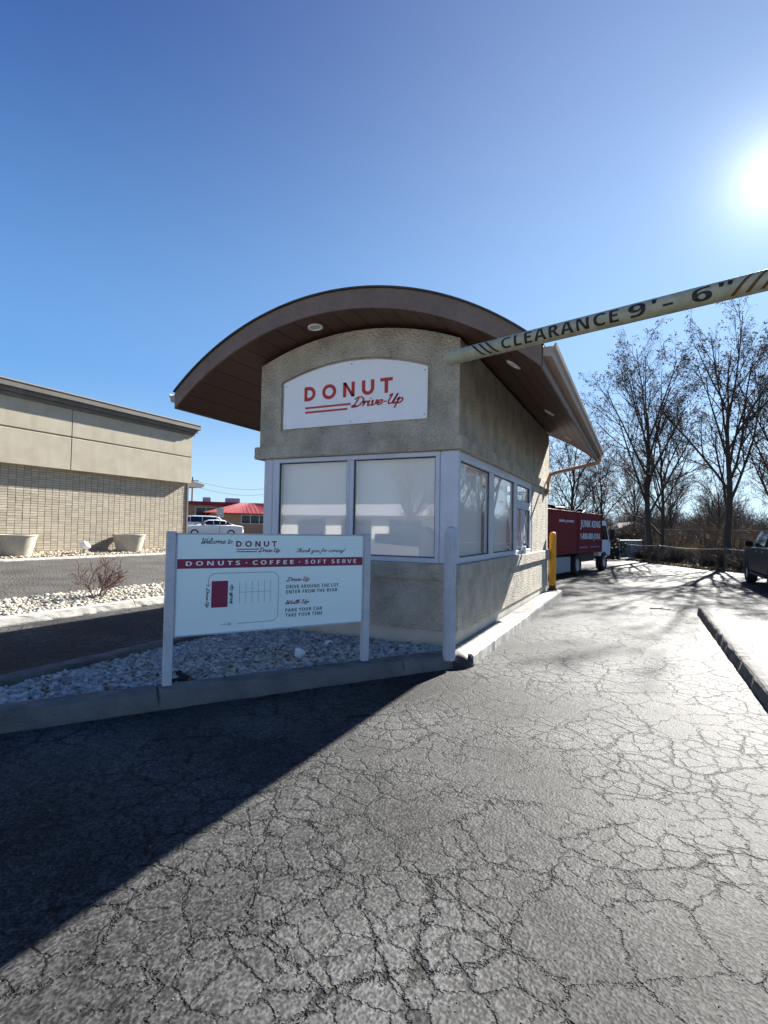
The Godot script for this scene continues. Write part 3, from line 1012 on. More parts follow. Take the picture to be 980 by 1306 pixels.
func booth() -> void:
	var b := thing("donut_booth", "stucco drive-up booth with a brown arched roof and white-shaded windows", "booth", P(BX, 0, (ZF + ZB) / 2))
	var mb := MB.new()
	# plinth, lower walls (front, right, left, rear)
	var rings := [["plinth", 0.0, 0.285, 0.0, M.plinth], ["lower_wall", 0.285, 0.92, 0.022, M.stucco]]
	for r in rings:
		mb = MB.new()
		var g: float = r[3]
		var y0: float = r[1] - (0.1 if g == 0.0 else 0.0)
		mb.span(P(X0 - g, y0, ZF - g), P(X1 + g, r[2], ZF + 0.14), 0.008)
		mb.span(P(X0 - g, y0, ZF + 0.14), P(X0 + 0.14, r[2], ZB - 0.14), 0.0)
		mb.span(P(X1 - 0.14, y0, ZF + 0.14), P(X1 + g, r[2], ZB - 0.14), 0.0)
		mb.span(P(X0 - g, y0, ZB - 0.14), P(X1 + g, r[2], ZB + g), 0.008)
		put(r[0], mb, r[4], b)
	# sill band
	mb = MB.new()
	mb.span(P(X0 - 0.06, 0.92, ZF - 0.065), P(X1 + 0.065, 1.125, ZF + 0.14), 0.012)
	mb.span(P(X1 - 0.14, 0.92, ZF + 0.14), P(X1 + 0.065, 1.125, ZB + 0.06), 0.012)
	mb.span(P(X0 - 0.06, 0.92, ZF + 0.14), P(X0 + 0.14, 1.125, ZB + 0.06), 0.0)
	put("sill_band", mb, M.stucco, b)
	# upper walls, above the windows; the front one has a shallow niche for the sign
	mb = MB.new()
	var yb := 2.70
	var back := PackedVector2Array([Vector2(X0, yb), Vector2(X1, yb)])
	for i in 25: back.append(Vector2(lerpf(X1, X0, i / 24.0), arch_y(lerpf(X1, X0, i / 24.0), 0.27)))
	mb.prism(back, P(0, 0, ZF + 0.16), Vector3.RIGHT, UP, Vector3(0, 0, 0.13))
	var nx0 := -4.775
	var nx1 := -2.415
	for half in 2:
		var a := BX if half else X0
		var e := X1 if half else BX
		var poly := PackedVector2Array()
		var inner := PackedVector2Array()
		for i in 13:
			var x := lerpf(a, e, i / 12.0)
			poly.append(Vector2(x, arch_y(x, 0.27)))
		var na := maxf(a, nx0)
		var ne := minf(e, nx1)
		for i in 13:
			var x := lerpf(na, ne, i / 12.0)
			inner.append(Vector2(x, niche_y(x) + 0.035))
		if half == 0:
			poly.append_array(PackedVector2Array([inner[12]]))
			for i in range(11, -1, -1): poly.append(inner[i])
			poly.append_array(PackedVector2Array([Vector2(nx0, 2.95), Vector2(BX, 2.95), Vector2(BX, yb), Vector2(X0, yb)]))
		else:
			poly.append_array(PackedVector2Array([Vector2(X1, yb), Vector2(BX, yb), Vector2(BX, 2.95), Vector2(nx1, 2.95)]))
			for i in range(12, -1, -1): poly.append(inner[i])
		mb.prism(poly, P(0, 0, ZF + 0.03), Vector3.RIGHT, UP, Vector3(0, 0, 0.03))
	mb.span(P(X1 - 0.13, yb, ZF + 0.16), P(X1, arch_y(X1, 0.27), ZB), 0.0)
	mb.span(P(X0, yb, ZF + 0.16), P(X0 + 0.13, arch_y(X0, 0.27), ZB), 0.0)
	mb.prism(back, P(0, 0, ZB + 0.13), Vector3.RIGHT, UP, Vector3(0, 0, 0.13))
	put("upper_wall", mb, M.stucco, b)
	# band over the windows
	mb = MB.new()
	mb.span(P(X0 - 0.06, 2.56, ZF - 0.06), P(X1 + 0.06, 2.74, ZF + 0.15), 0.012)
	mb.span(P(X1 - 0.13, 2.56, ZF + 0.15), P(X1 + 0.06, 2.74, ZB + 0.06), 0.012)
	mb.span(P(X0 - 0.06, 2.56, ZF + 0.15), P(X0 + 0.13, 2.74, ZB + 0.06), 0.0)
	put("lintel_band", mb, M.stucco, b)
	# solid stucco behind the serving window, left wall, rear wall beside its window
	mb = MB.new()
	mb.span(P(X1 - 0.14, 1.125, 11.28), P(X1 + 0.004, 2.56, ZB), 0.0)
	mb.span(P(X0, 1.125, ZF + 0.2), P(X0 + 0.14, 2.56, ZB), 0.0)
	put("side_wall", mb, M.stucco, b)
	mb = MB.new()
	mb.span(P(X0 + 0.14, 0.05, ZF + 0.14), P(X1 - 0.14, 0.1, ZB - 0.14), 0.0)
	put("floor_slab", mb, M.inside, b)
	mb = MB.new()
	mb.span(P(X0 + 0.13, 2.68, ZF + 0.161), P(X1 - 0.131, 2.74, ZB), 0.0)
	put("inner_ceiling", mb, M.inside, b)
	# corner posts clad in grey metal
	for e in [[X0 + 0.09, ZF + 0.0, X0 + 0.255, ZF + 0.2], [-2.272, ZF + 0.0, X1 + 0.006, ZF + 0.075]]:
		mb = MB.new()
		mb.span(P(e[0], 1.125, e[1]), P(e[2], 2.56, e[3]), 0.012)
		put("corner_post", mb, M.aluminium, b)
	# windows: front pair, right pair, serving window with a transom
	var fo := P(0, 0, ZF + 0.045)
	for w in [[-4.893, -3.588, -4.785, -3.635], [-3.588, -2.274, -3.528, -2.338]]:
		window_into(b, w[0], w[1], 1.127, 2.556, [w[2], w[3], 1.192, 2.492], fo, Vector3.RIGHT, Vector3.BACK, true)
	var ro := Vector3(X1 - 0.045, 0, 0)
	var ex := Vector3.FORWARD
	for w in [[6.366, 8.0, 6.40, 7.875], [8.0, 9.70, 8.10, 9.615]]:
		window_into(b, w[0], w[1], 1.127, 2.505, [w[2], w[3], 1.205, 2.44], ro, ex, Vector3.RIGHT, true)
	window_into(b, 9.70, 11.28, 2.06, 2.505, [9.86, 11.12, 2.135, 2.435], ro, ex, Vector3.RIGHT, false)
	window_into(b, 9.70, 11.28, 1.127, 2.06, [9.86, 11.12, 1.20, 1.985], ro, ex, Vector3.RIGHT, false)
	mb = MB.new()
	mb.span(P(X1 - 0.13, 2.506, 6.366), P(X1 - 0.01, 2.56, 11.28), 0.0)
	mb.span(P(X1 - 0.035, 1.205, 10.45), P(X1 + 0.004, 1.98, 10.53), 0.004)
	mb.span(P(X1 - 0.035, 1.205, 10.28), P(X1 - 0.005, 1.98, 10.33), 0.004)
	put("sliding_sash", mb, M.aluminium, b)
	var num := text_mesh("950", true, 3)
	for part in letters_of(num): put_mesh("house_number", part.mesh(), M.white_print, b, Transform3D(Basis(Vector3.FORWARD, UP, Vector3.RIGHT), Vector3(X1 - 0.041, 0, 0) - b.position) * fitted(num, 6.42, 6.73, 2.19, 2.36, 0))
	# glazed rear: lets the low sun into the booth
	window_into(b, X0 + 0.14, X1 - 0.14, 1.127, 2.556, [X0 + 0.3, X1 - 0.3, 1.2, 2.48], P(0, 0, ZB - 0.06), Vector3.LEFT, Vector3.FORWARD, false, true)
	# dark counter things inside the serving window
	mb = MB.new()
	mb.span(P(X1 - 0.9, 0.1, 9.72), P(X1 - 0.2, 1.1, 11.2), 0.01)
	put("counter", mb, M.dark_inside, b)
	mb = MB.new()
	mb.span(P(X1 - 0.95, 1.1, 9.72), P(X1 - 0.9, 2.5, 11.26), 0.0)
	put("inner_partition", mb, M.dark_inside, b)
	# concrete apron along the driving side
	mb = MB.new()
	var f := noise(5, 0.8, 3)
	var last: Array[Vector3] = []
	for i in 64:
		var z := lerpf(5.93, 13.62, i / 63.0)
		var j := f.get_noise_1d(z * 6.0) * 0.012
		var k := f.get_noise_1d(z * 6.0 + 90.0) * 0.01
		var r: Array[Vector3] = [P(-1.70 + j, -0.08, z), P(-1.705 + j, 0.11 + k, z), P(-1.722 + j, 0.132 + k, z), P(-1.75, 0.137, z), P(X1 + 0.03, 0.14, z)]
		if i > 0:
			for q in 4: mb.quad(last[q], r[q], r[q + 1], last[q + 1])
		if i == 63 or i == 0: for q in range(1, 4): mb.tri(r[0], r[q], r[q + 1]); mb.tri(r[0], r[4], P(X1 + 0.03, -0.08, z))
		last = r
	put("concrete_apron", mb, M.pale_kerb, b)
	roof(b)

func niche_y(x: float) -> float:   # top edge of the sign
	return 3.665 + 0.205 * (1.0 - pow((x + 3.595) / 1.135, 2.0))

func window_into(b: Node3D, x0: float, x1: float, y0: float, y1: float, g: Array, o: Vector3, ex: Vector3, ez: Vector3, shade: bool, clear := false) -> void:
	var mb := MB.new()
	var q := Basis(ex, UP, ez) if ex.cross(UP).dot(ez) > 0 else Basis(ex, UP, ez)
	var bar := func(a: float, c: float, e: float, f: float) -> void:
		mb.box(o + ex * (a + c) / 2 + UP * (e + f) / 2 - ez * 0.005, Vector3(c - a, f - e, 0.09), 0.006, q)
	var lo := 1.0
	if ex.x < 0:   # measured along -x: keep the numbers as world x
		var t := x0; x0 = -x1; x1 = -t
		g = [-g[1], -g[0], g[2], g[3]]
	bar.call(x0, x1, y0, g[2])
	bar.call(x0, x1, g[3], y1)
	bar.call(x0, g[0], g[2], g[3])
	bar.call(g[1], x1, g[2], g[3])
	var fr := put("window", mb, M.aluminium, b)
	mb = MB.new()
	frame_ring(mb, g[0], g[1], g[2], g[3], 0.013, o + ez * 0.004, ex, ez, 0.012, 0.0)
	put("gasket", mb, M.gasket, fr)
	mb = MB.new()
	var p := [o + ex * g[0] + UP * g[2], o + ex * g[1] + UP * g[2], o + ex * g[1] + UP * g[3], o + ex * g[0] + UP * g[3]]
	mb.quad(p[0], p[1], p[2], p[3])
	put("pane", mb, M.glass, fr)
	if shade:
		mb = MB.new()
		for k in 4: p[k] -= ez * 0.10
		mb.quad(p[0] - ex * 0.02, p[1] + ex * 0.02, p[2] + ex * 0.02, p[3] - ex * 0.02)
		put("roller_shade", mb, M.blind, fr)

func roof(b: Node3D) -> void:
	var z0 := 5.65
	var z1 := 13.92
	var xa := -6.25
	var xb := -0.93
	var half := asin((xb - BX) / RR)
	var c := 48
	var pt := func(a: float, r: float, z: float) -> Vector3: return P(BX + sin(a) * r, RC + cos(a) * r, z)
	var at := func(i: int) -> float: return lerpf(-half, half, i / float(c))
	var dn := Vector3(0, -0.24, 0)
	# covering, with a thin dark edge that stands a little proud of the fascia
	var mb := MB.new()
	for i in c:
		var a0: float = at.call(i)
		var a1: float = at.call(i + 1)
		var za := z0 - 0.03
		var p0: Vector3 = pt.call(a0, RR + 0.02, za)
		var p1: Vector3 = pt.call(a1, RR + 0.02, za)
		var q0: Vector3 = pt.call(a0, RR + 0.02, z1 + 0.03)
		var q1: Vector3 = pt.call(a1, RR + 0.02, z1 + 0.03)
		var u0: Vector3 = pt.call(a0, RR, za)
		var u1: Vector3 = pt.call(a1, RR, za)
		var n0 := Vector3(sin(a0), cos(a0), 0)
		var n1 := Vector3(sin(a1), cos(a1), 0)
		mb.quad4(p0, p1, q1, q0, n0, n1, n1, n0)
		mb.quad(u0, u1, p1, p0)
		mb.quad(u1, u0, pt.call(a0, RR, z1 + 0.03), pt.call(a1, RR, z1 + 0.03))
	put("roof_covering", mb, M.roof_top, b)
	for e in [[z0, 1.0, "fascia"], [z1, -1.0, "fascia"]]:
		mb = MB.new()
		for i in c:
			var p0: Vector3 = pt.call(at.call(i), RR - 0.002, e[0])
			var p1: Vector3 = pt.call(at.call(i + 1), RR - 0.002, e[0])
			var d := Vector3(0, 0, -0.03 * e[1])
			mb.quad(p0 + dn, p1 + dn, p1, p0)
			mb.quad(p0 + dn + d, p1 + dn + d, p1 + dn, p0 + dn)
			mb.quad(p1 + dn + d, p0 + dn + d, p0 + d, p1 + d)
		put(e[2], mb, M.fascia, b)
	for s: float in [-1.0, 1.0]:
		mb = MB.new()
		var x := BX + s * (xb - BX)
		var y := arch_y(x, 0.0)
		mb.span(P(x - 0.012, y - 0.24, z0 + 0.03), P(x + 0.012, y - 0.005, z1 - 0.03))
		put("eave_board", mb, M.fascia, b)
	# soffit boards between the fascias, parallel to the eaves; joints are recessed
	var boards := 20
	for i in boards:
		var a0 := lerpf(-half, half, i / float(boards)) + 0.0012
		var a1 := lerpf(-half, half, (i + 1) / float(boards)) - 0.0012
		mb = MB.new()
		var lift := Vector3(0, 0.03, 0)
		var p: Array[Vector3] = []
		for a: float in [a0, (a0 + a1) / 2, a1]: p.append(pt.call(a, RR, z0 + 0.03) + dn + Vector3(0, 0.012, 0))
		var far := Vector3(0, 0, -(z1 - z0 - 0.06))
		for k in 2: mb.quad(p[k + 1], p[k], p[k] + far, p[k + 1] + far)
		mb.quad(p[0] + lift, p[0] + lift + far, p[0] + far, p[0])
		mb.quad(p[2], p[2] + far, p[2] + lift + far, p[2] + lift)
		put("soffit_board", mb, M.soffit, b)
	mb = MB.new()
	for i in c:
		var p0: Vector3 = pt.call(at.call(i), RR, z0 + 0.03) + dn + Vector3(0, 0.03, 0)
		var p1: Vector3 = pt.call(at.call(i + 1), RR, z0 + 0.03) + dn + Vector3(0, 0.03, 0)
		var far := Vector3(0, 0, -(z1 - z0 - 0.06))
		mb.quad(p1, p0, p0 + far, p1 + far)
	put("soffit_backing", mb, M.gasket, b)
	# gutters
	for s: float in [-1.0, 1.0]:
		mb = MB.new()
		var x := BX + s * (xb + 0.0125 - BX)
		var y := arch_y(xb, 0.0)
		var prof := V([0.0, -0.13, 0.085, -0.13, 0.10, -0.075, 0.125, -0.04, 0.135, 0.0, 0.118, 0.0, 0.108, -0.03, 0.0, -0.03])
		mb.prism(prof, Vector3(x, y, -(z0 + 0.02)), Vector3(s, 0, 0), UP, Vector3(0, 0, -(z1 - z0 - 0.04)))
		put("gutter", mb, M.gutter, b)
	# downspout at the rear right corner
	mb = MB.new()
	var ey := arch_y(xb, 0.0) - 0.13
	var pp := PackedVector3Array([P(-0.87, ey + 0.02, 13.75), P(-0.87, ey - 0.10, 13.75), P(-0.93, ey - 0.15, 13.72), P(-1.80, 2.99, 13.2), P(-1.93, 2.93, 13.1), P(-1.97, 2.80, 13.05), P(-1.985, 2.45, 12.97)])
	mb.tube(pp, PackedFloat32Array([.04, .04, .04, .04, .04, .04, .04]), 10)
	put("downspout", mb, M.orange_pipe, b)
	# recessed lamps, unlit
	for q in [[-0.42, 6.0], [0.62, 6.8], [0.62, 9.8], [0.62, 12.6]]:
		var x: float = BX + (q[0] if q[1] < 6.5 else 2.12)
		var y := arch_y(x, 0.228)
		var slope := atan2(x - BX, sqrt(RR * RR - (x - BX) * (x - BX)))
		var ax := Vector3(-sin(slope) * -1.0, cos(slope), 0) * -1.0
		mb = MB.new()
		mb.lathe(P(x, y, q[1]), PackedVector2Array([Vector2(0.105, 0.0), Vector2(0.105, 0.012), Vector2(0.09, 0.018), Vector2(0.075, 0.012), Vector2(0.07, -0.004)]), 24, ax)
		var ring := put("soffit_lamp", mb, M.white, b)
		mb = MB.new()
		mb.lathe(P(x, y, q[1]), PackedVector2Array([Vector2(0.072, 0.003), Vector2(0.04, 0.010), Vector2(0.001, 0.012)]), 24, ax)
		put("lens", mb, M.lamp_glass, ring)

# ------------------------------------------------------------------ signs
func shop_sign() -> void:
	var s := thing("shop_sign", "white arched shop sign reading donut in red, high on the booth front", "sign", P(-3.595, 2.99, ZF + 0.0))
	var w := 1.133
	var poly := PackedVector2Array([Vector2(-w, 0), Vector2(w, 0)])
	for i in 25:
		var x := lerpf(w, -w, i / 24.0)
		poly.append(Vector2(x, niche_y(x - 3.595) - 2.99))
	var mb := MB.new()
	mb.prism(poly, Vector3(0, 0, -0.024), Vector3.RIGHT, UP, Vector3(0, 0, 0.02))
	put("panel", mb, M.sign_white, s, false)
	var z := -0.002
	# measured on the photograph's panel: fractions of its width and its height at the sides
	var me := donut_word()
	spelled(s, me, fitted(me, SX0, SX1, SY0, SY1, z), M.red_print)
	for y: float in [SU0, SU1]:
		put("underline", rect_mb(SX0 + 0.02, SUX - (0.0 if y == SU0 else 0.05), y - 0.014, y + 0.014, z), M.red_print, s, false)
	script_text(s, "Drive-Up", SDX0, SDX1, SDY0, SDY1, z, M.red_print, 0.27)
	for q in [[-w + .04, .05], [w - .04, .05], [-w + .04, .63], [w - .04, .63], [0, .04], [0, .84]]:
		mb = MB.new()
		mb.lathe(Vector3(q[0], q[1], -0.004), PackedVector2Array([Vector2(0.012, 0), Vector2(0.010, 0.006), Vector2(0.001, 0.008)]), 10, Vector3.BACK)
		put("screw", mb, M.steel, s, false)
const SX0 := -0.772
const SX1 := 0.637
const SY0 := 0.378
const SY1 := 0.592
const SU0 := 0.281
const SU1 := 0.2165
const SUX := 0.0
const SDX0 := 0.005
const SDX1 := 0.8
const SDY0 := 0.168
const SDY1 := 0.375

func menu_sign() -> void:
	var dir := Vector3(0.556, 0, -0.831).normalized()
	var s := thing("menu_sign", "pale aqua direction sign between two grey posts in the gravel bed", "sign", P(-3.724, 0.05, 3.37), atan2(-dir.z, dir.x))
	var y0 := 0.05     # the thing stands this high
	var mb := MB.new()
	for x: float in [0.005, 1.967]:
		mb = MB.new()
		mb.box(Vector3(x, 0.67, 0), Vector3(0.074, 1.54, 0.074), 0.006)
		mb.box(Vector3(x, 1.443, 0), Vector3(0.078, 0.008, 0.078), 0.002)
		var po := put("post", mb, M.grey_paint, s, false)
		for y: float in [0.62, 1.02, 1.38]:
			mb = MB.new()
			mb.lathe(Vector3(x, y, 0.037), V([0.009, 0, 0.008, 0.005, 0.001, 0.006]), 8, Vector3.BACK)
			put("bolt", mb, M.steel, po, false)
	mb = MB.new()
	var q := Basis()
	frame_ring(mb, 0.044, 1.928, 0.562 - y0, 1.484 - y0, 0.014, Vector3(0, 0, -0.025), Vector3.RIGHT, Vector3.BACK, 0.05, 0.003)
	put("frame", mb, M.grey_paint, s, false)
	mb = MB.new()
	mb.box(Vector3(0.986, 1.023 - y0, 0), Vector3(1.856, 0.894, 0.034))
	put("panel", mb, M.sign_aqua, s, false)
	var z := 0.0185
	var L := func(t: String, x0: float, x1: float, ya: float, yb: float, m: Material, sp: int) -> void: letter(s, t, x0, x1, ya - y0, yb - y0, z, m, true, sp)
	var R := func(x0: float, x1: float, ya: float, yb: float, zz: float, m: Material, called: String) -> void: put(called, rect_mb(x0, x1, ya - y0, yb - y0, zz), m, s, false)
	R.call(0.059, 1.913, 1.164, 1.25, 0.0175, M.maroon, "stripe")
	L.call("DONUTS", 0.131, 0.615, 1.189, 1.230, M.white_print, 14)
	L.call("COFFEE", 0.735, 1.145, 1.189, 1.230, M.white_print, 14)
	L.call("SOFT SERVE", 1.265, 1.838, 1.188, 1.229, M.white_print, 14)
	for x: float in [0.675, 1.205]: R.call(x - 0.006, x + 0.006, 1.203, 1.215, z, M.white_print, "dot")
	script_text(s, "Welcome to", 0.258, 0.545, 1.385 - y0, 1.442 - y0, z, M.ink, 0.2)
	var me := donut_word()
	spelled(s, me, fitted(me, 0.573, 0.968, 1.358 - y0, 1.414 - y0, z), M.maroon)
	R.call(0.578, 0.79, 1.332, 1.341, z, M.maroon, "underline")
	R.call(0.578, 0.775, 1.309, 1.318, z, M.maroon, "underline")
	script_text(s, "Drive-Up", 0.785, 1.003, 1.288 - y0, 1.352 - y0, z, M.maroon, 0.24)
	script_text(s, "Thank you for coming!", 1.166, 1.714, 1.285 - y0, 1.345 - y0, z, M.ink, 0.2)
	# plan of the lot: booth, bays and the way round
	R.call(0.361, 0.509, 0.804, 1.046, z, M.maroon, "plan_block")
	script_text(s, "Drive-Up", 0.302, 0.345, 0.805 - y0, 0.988 - y0, z, M.ink, 0.24, -PI / 2)
	script_text(s, "Walk-Up", 0.523, 0.566, 0.828 - y0, 1.011 - y0, z, M.ink, 0.24, PI / 2)
	for i in 6: R.call(0.6155 + i * 0.0597, 0.6185 + i * 0.0597, 0.83, 1.037, z, M.grey_ink, "bay_line")
	R.call(0.617, 0.916, 0.9325, 0.9355, z + 0.0003, M.grey_ink, "bay_line")
	var way := PackedVector2Array([Vector2(0.332, 1.0 - y0)])
	way.append_array(arc(0.402, 1.045 - y0, 0.07, 0.072, 180, 90))
	way.append_array(arc(0.922, 1.045 - y0, 0.072, 0.072, 90, 0))
	way.append_array(arc(0.922, 0.718 - y0, 0.072, 0.072, 0, -90))
	way.append(Vector2(0.601, 0.646 - y0))
	put("route_line", strip_mesh(way, 0.0045, z), M.grey_ink, s, false)
	put("route_line", strip_mesh(PackedVector2Array([Vector2(0.451, 0.646 - y0), Vector2(0.543, 0.646 - y0)]), 0.0045, z), M.grey_ink, s, false)
	put("arrow_head", strip_mesh(PackedVector2Array([Vector2(0.52, 0.662 - y0), Vector2(0.546, 0.646 - y0), Vector2(0.52, 0.63 - y0)]), 0.0045, z), M.grey_ink, s, false)
	put("arrow_head", strip_mesh(PackedVector2Array([Vector2(0.312, 1.022 - y0), Vector2(0.332, 0.997 - y0), Vector2(0.352, 1.022 - y0)]), 0.0045, z), M.grey_ink, s, false)
	script_text(s, "Drive-Up", 1.072, 1.318, 1.003 - y0, 1.062 - y0, z, M.maroon, 0.24)
	L.call("DRIVE AROUND THE LOT", 1.073, 1.639, 0.950, 0.984, M.ink, 5)
	L.call("ENTER FROM THE REAR", 1.074, 1.626, 0.900, 0.934, M.ink, 5)
	script_text(s, "Walk-Up", 1.069, 1.32, 0.78 - y0, 0.838 - y0, z, M.maroon, 0.24)
	L.call("PARK YOUR CAR", 1.070, 1.458, 0.721, 0.755, M.ink, 5)
	L.call("TAKE YOUR TIME", 1.073, 1.463, 0.673, 0.707, M.ink, 5)
	# island bed with its stones, kerbs and small litter
	sheet("gravel_bed", V([-5.0, 1.2, -4.75, 1.7, -1.98, 5.86, -2.03, ZF + 0.05, -5.15, ZF + 0.05, -5.15, 13.5, -5.7, 13.5, -5.0, 2.0]), 0.06, M.bed)
	var bedline := V([-5.05, 1.75, -4.62, 2.05, -2.42, 5.5, -2.12, 5.95, -2.08, 6.26, -5.12, 6.26, -5.12, 7.5, -5.2, 7.5])
	gravel("gravel", bedline, 1500, 0.052, 0.065, Vector3(.30, .275, .235), Vector3(.76, .72, .64), 21, Vector3(-3.90, 3.72, 0.12), Vector3(-3.1, 4.75, 0.09))
	kerb("kerb", V([-4.98, 1.0, -4.2, 2.3, -3.61, 3.19, -2.6, 4.66, -1.95, 5.6, -1.80, 5.84]), 0.27, 0.15, M.kerb, 23)
	kerb("kerb", V([-5.32, 14.0, -5.32, 1.9, -5.2, 1.25, -4.98, 1.0]).duplicate(), 0.21, 0.15, M.kerb, 25)
	# rounded, tar-blackened nose of the kerb
	mb = MB.new()
	var f := noise(8, 1.0, 2)
	var sp := SphereMesh.new()
	sp.radial_segments = 20
	sp.rings = 10
	mb.add(sp, Transform3D(Basis(UP, 0.6) * Basis.from_scale(Vector3(0.46, 0.33, 0.36)), P(-1.90, -0.005, 5.90)))
	for i in mb.v.size(): mb.v[i] += mb.n[i] * f.get_noise_3dv(mb.v[i] * 6.0) * 0.02
	var nose := put("kerb_nose", mb, M.black)
	tag(nose, "", "", "", "structure")
	# grey guard post by the booth's corner
	var g := thing("bollard", "tall grey metal guard post at the front corner of the booth", "bollard", P(-1.917, 0.10, 5.687))
	mb = MB.new()
	mb.lathe(Vector3.ZERO, V([0.068, 0, 0.068, 1.43, 0.052, 1.475, 0.02, 1.49, 0.001, 1.492]), 8, UP, false)
	put("post", mb, M.grey_paint, g, false)
	mb = MB.new()
	for k in 8:
		var a := TAU * (k + 0.5) / 8
		mb.box(Vector3(cos(a) * 0.064, 0.72, sin(a) * 0.064), Vector3(0.012, 1.40, 0.012), 0.003, Basis(UP, -a))
	put("rib", mb, M.grey_paint, g, false)
	# yellow one at the far corner
	var yb := thing("bollard", "yellow safety bollard at the far end of the booth's concrete apron", "bollard", P(-1.905, 0.13, 13.42))
	mb = MB.new()
	mb.lathe(Vector3.ZERO, V([0.08, 0, 0.08, 1.34, 0.073, 1.38, 0.05, 1.412, 0.02, 1.425, 0.001, 1.427]), 24)
	put("post", mb, M.yellow, yb, false)
	mb = MB.new()
	mb.lathe(Vector3.ZERO, V([0.115, -0.02, 0.115, 0.03, 0.085, 0.07, 0.081, 0.12]), 20)
	put("base_collar", mb, M.rust, yb, false)
	var bot := thing("spray_bottle", "small white spray bottle on the ledge of the serving window", "bottle", P(X1 + 0.03, 1.125, 10.35))
	mb = MB.new()
	mb.lathe(Vector3.ZERO, V([0.001, 0, 0.035, 0.0, 0.037, 0.01, 0.037, 0.11, 0.028, 0.135, 0.014, 0.15, 0.014, 0.165, 0.001, 0.165]), 14)
	put("flask", mb, M.white, bot, false)
	mb = MB.new()
	mb.span(Vector3(-0.015, 0.165, -0.02), Vector3(0.045, 0.20, 0.02), 0.005)
	put("trigger_head", mb, M.grey_ink, bot, false)
	# grit lying loose on the asphalt and dry leaves blown into the bed
	rng.seed = 640
	var gw: Array[Transform3D] = []
	var gt := PackedColorArray()
	for i in 1800:
		var gz := 0.9 + 9.5 * pow(rng.randf(), 1.5)
		var gx := rng.randf_range(-3.2, 1.0)
		if gx < -1.65 and gz > 2.0 and (gx + 4.2) * 1.43 + 2.1 < gz: continue
		var gs := rng.randf_range(0.0025, 0.006)
		gw.append(Transform3D(Basis.from_euler(Vector3(0, rng.randf() * TAU, rng.randf())).scaled(Vector3(gs, gs * 0.7, gs)), P(gx, gs * 0.25, gz)))
		var gc := rng.randf_range(0.05, 0.30)
		gt.append(Color(gc, gc * 0.95, gc * 0.88))
	scatter("loose_grit", pebble(9), M.stone, gw, gt)
	var leafm := MB.new()
	leafm.tri(Vector3(-.03, 0, 0), Vector3(.012, .008, .018), Vector3(.04, 0, 0))
	leafm.tri(Vector3(-.03, 0, 0), Vector3(.04, 0, 0), Vector3(.008, .01, -.018))
	gw = []
	gt = PackedColorArray()
	for i in 150:
		var f2 := rng.randf()
		var o2 := Vector2(-4.5, 2.5).lerp(Vector2(-2.5, 5.9), f2) + Vector2(rng.randf_range(-0.9, 0.25), rng.randf_range(-0.1, 0.5))
		gw.append(Transform3D(Basis.from_euler(Vector3(rng.randf_range(-.5, .5), rng.randf() * TAU, rng.randf_range(-.5, .5))), P(o2.x, 0.125, o2.y)))
		gt.append(Color(.13 + rng.randf() * .1, .08 + rng.randf() * .05, .04))
	scatter("fallen_leaves", leafm.mesh(), M.straw, gw, gt)
	# litter in the bed
	var cup := thing("plastic_cup", "crumpled white plastic cup lying among the stones under the sign", "cup", P(-3.442, 0.08, 4.975), 0.6)
	mb = MB.new()
	mb.lathe(Vector3(0, 0.045, 0), V([0.03, -0.05, 0.05, -0.02, 0.062, 0.035, 0.066, 0.04, 0.060, 0.038, 0.03, 0.01, 0.001, 0.0]), 14, Vector3(0.35, 0.9, 0.2).normalized())
	put("shell", mb, M.white, cup, false)
	var lid := MB.new()
	lid.lathe(P(-3.50, 0.10, 5.70), V([0.055, 0, 0.055, 0.012, 0.045, 0.02, 0.001, 0.02]), 14, Vector3(0.3, 0.9, 0.3).normalized())
	tag(put("plastic_disc", lid, M.white), "small white plastic disc on the gravel behind the sign's right post", "plastic disc")
	var sc := MB.new()
	var pa := PackedVector3Array()
	for i in 12: pa.append(P(-3.92 + 0.17 * sin(i * 0.42), 0.085 + 0.012 * sin(i * 1.3), 3.60 + 0.024 * i))
	var ra := PackedFloat32Array()
	for i in 12: ra.append(0.032 + 0.012 * sin(i * 0.9))
	sc.tube(pa, ra, 8)
	tag(put("fabric_scrap", sc, M.fabric), "black scrap of landscape cloth showing through stones behind left post", "cloth scrap")

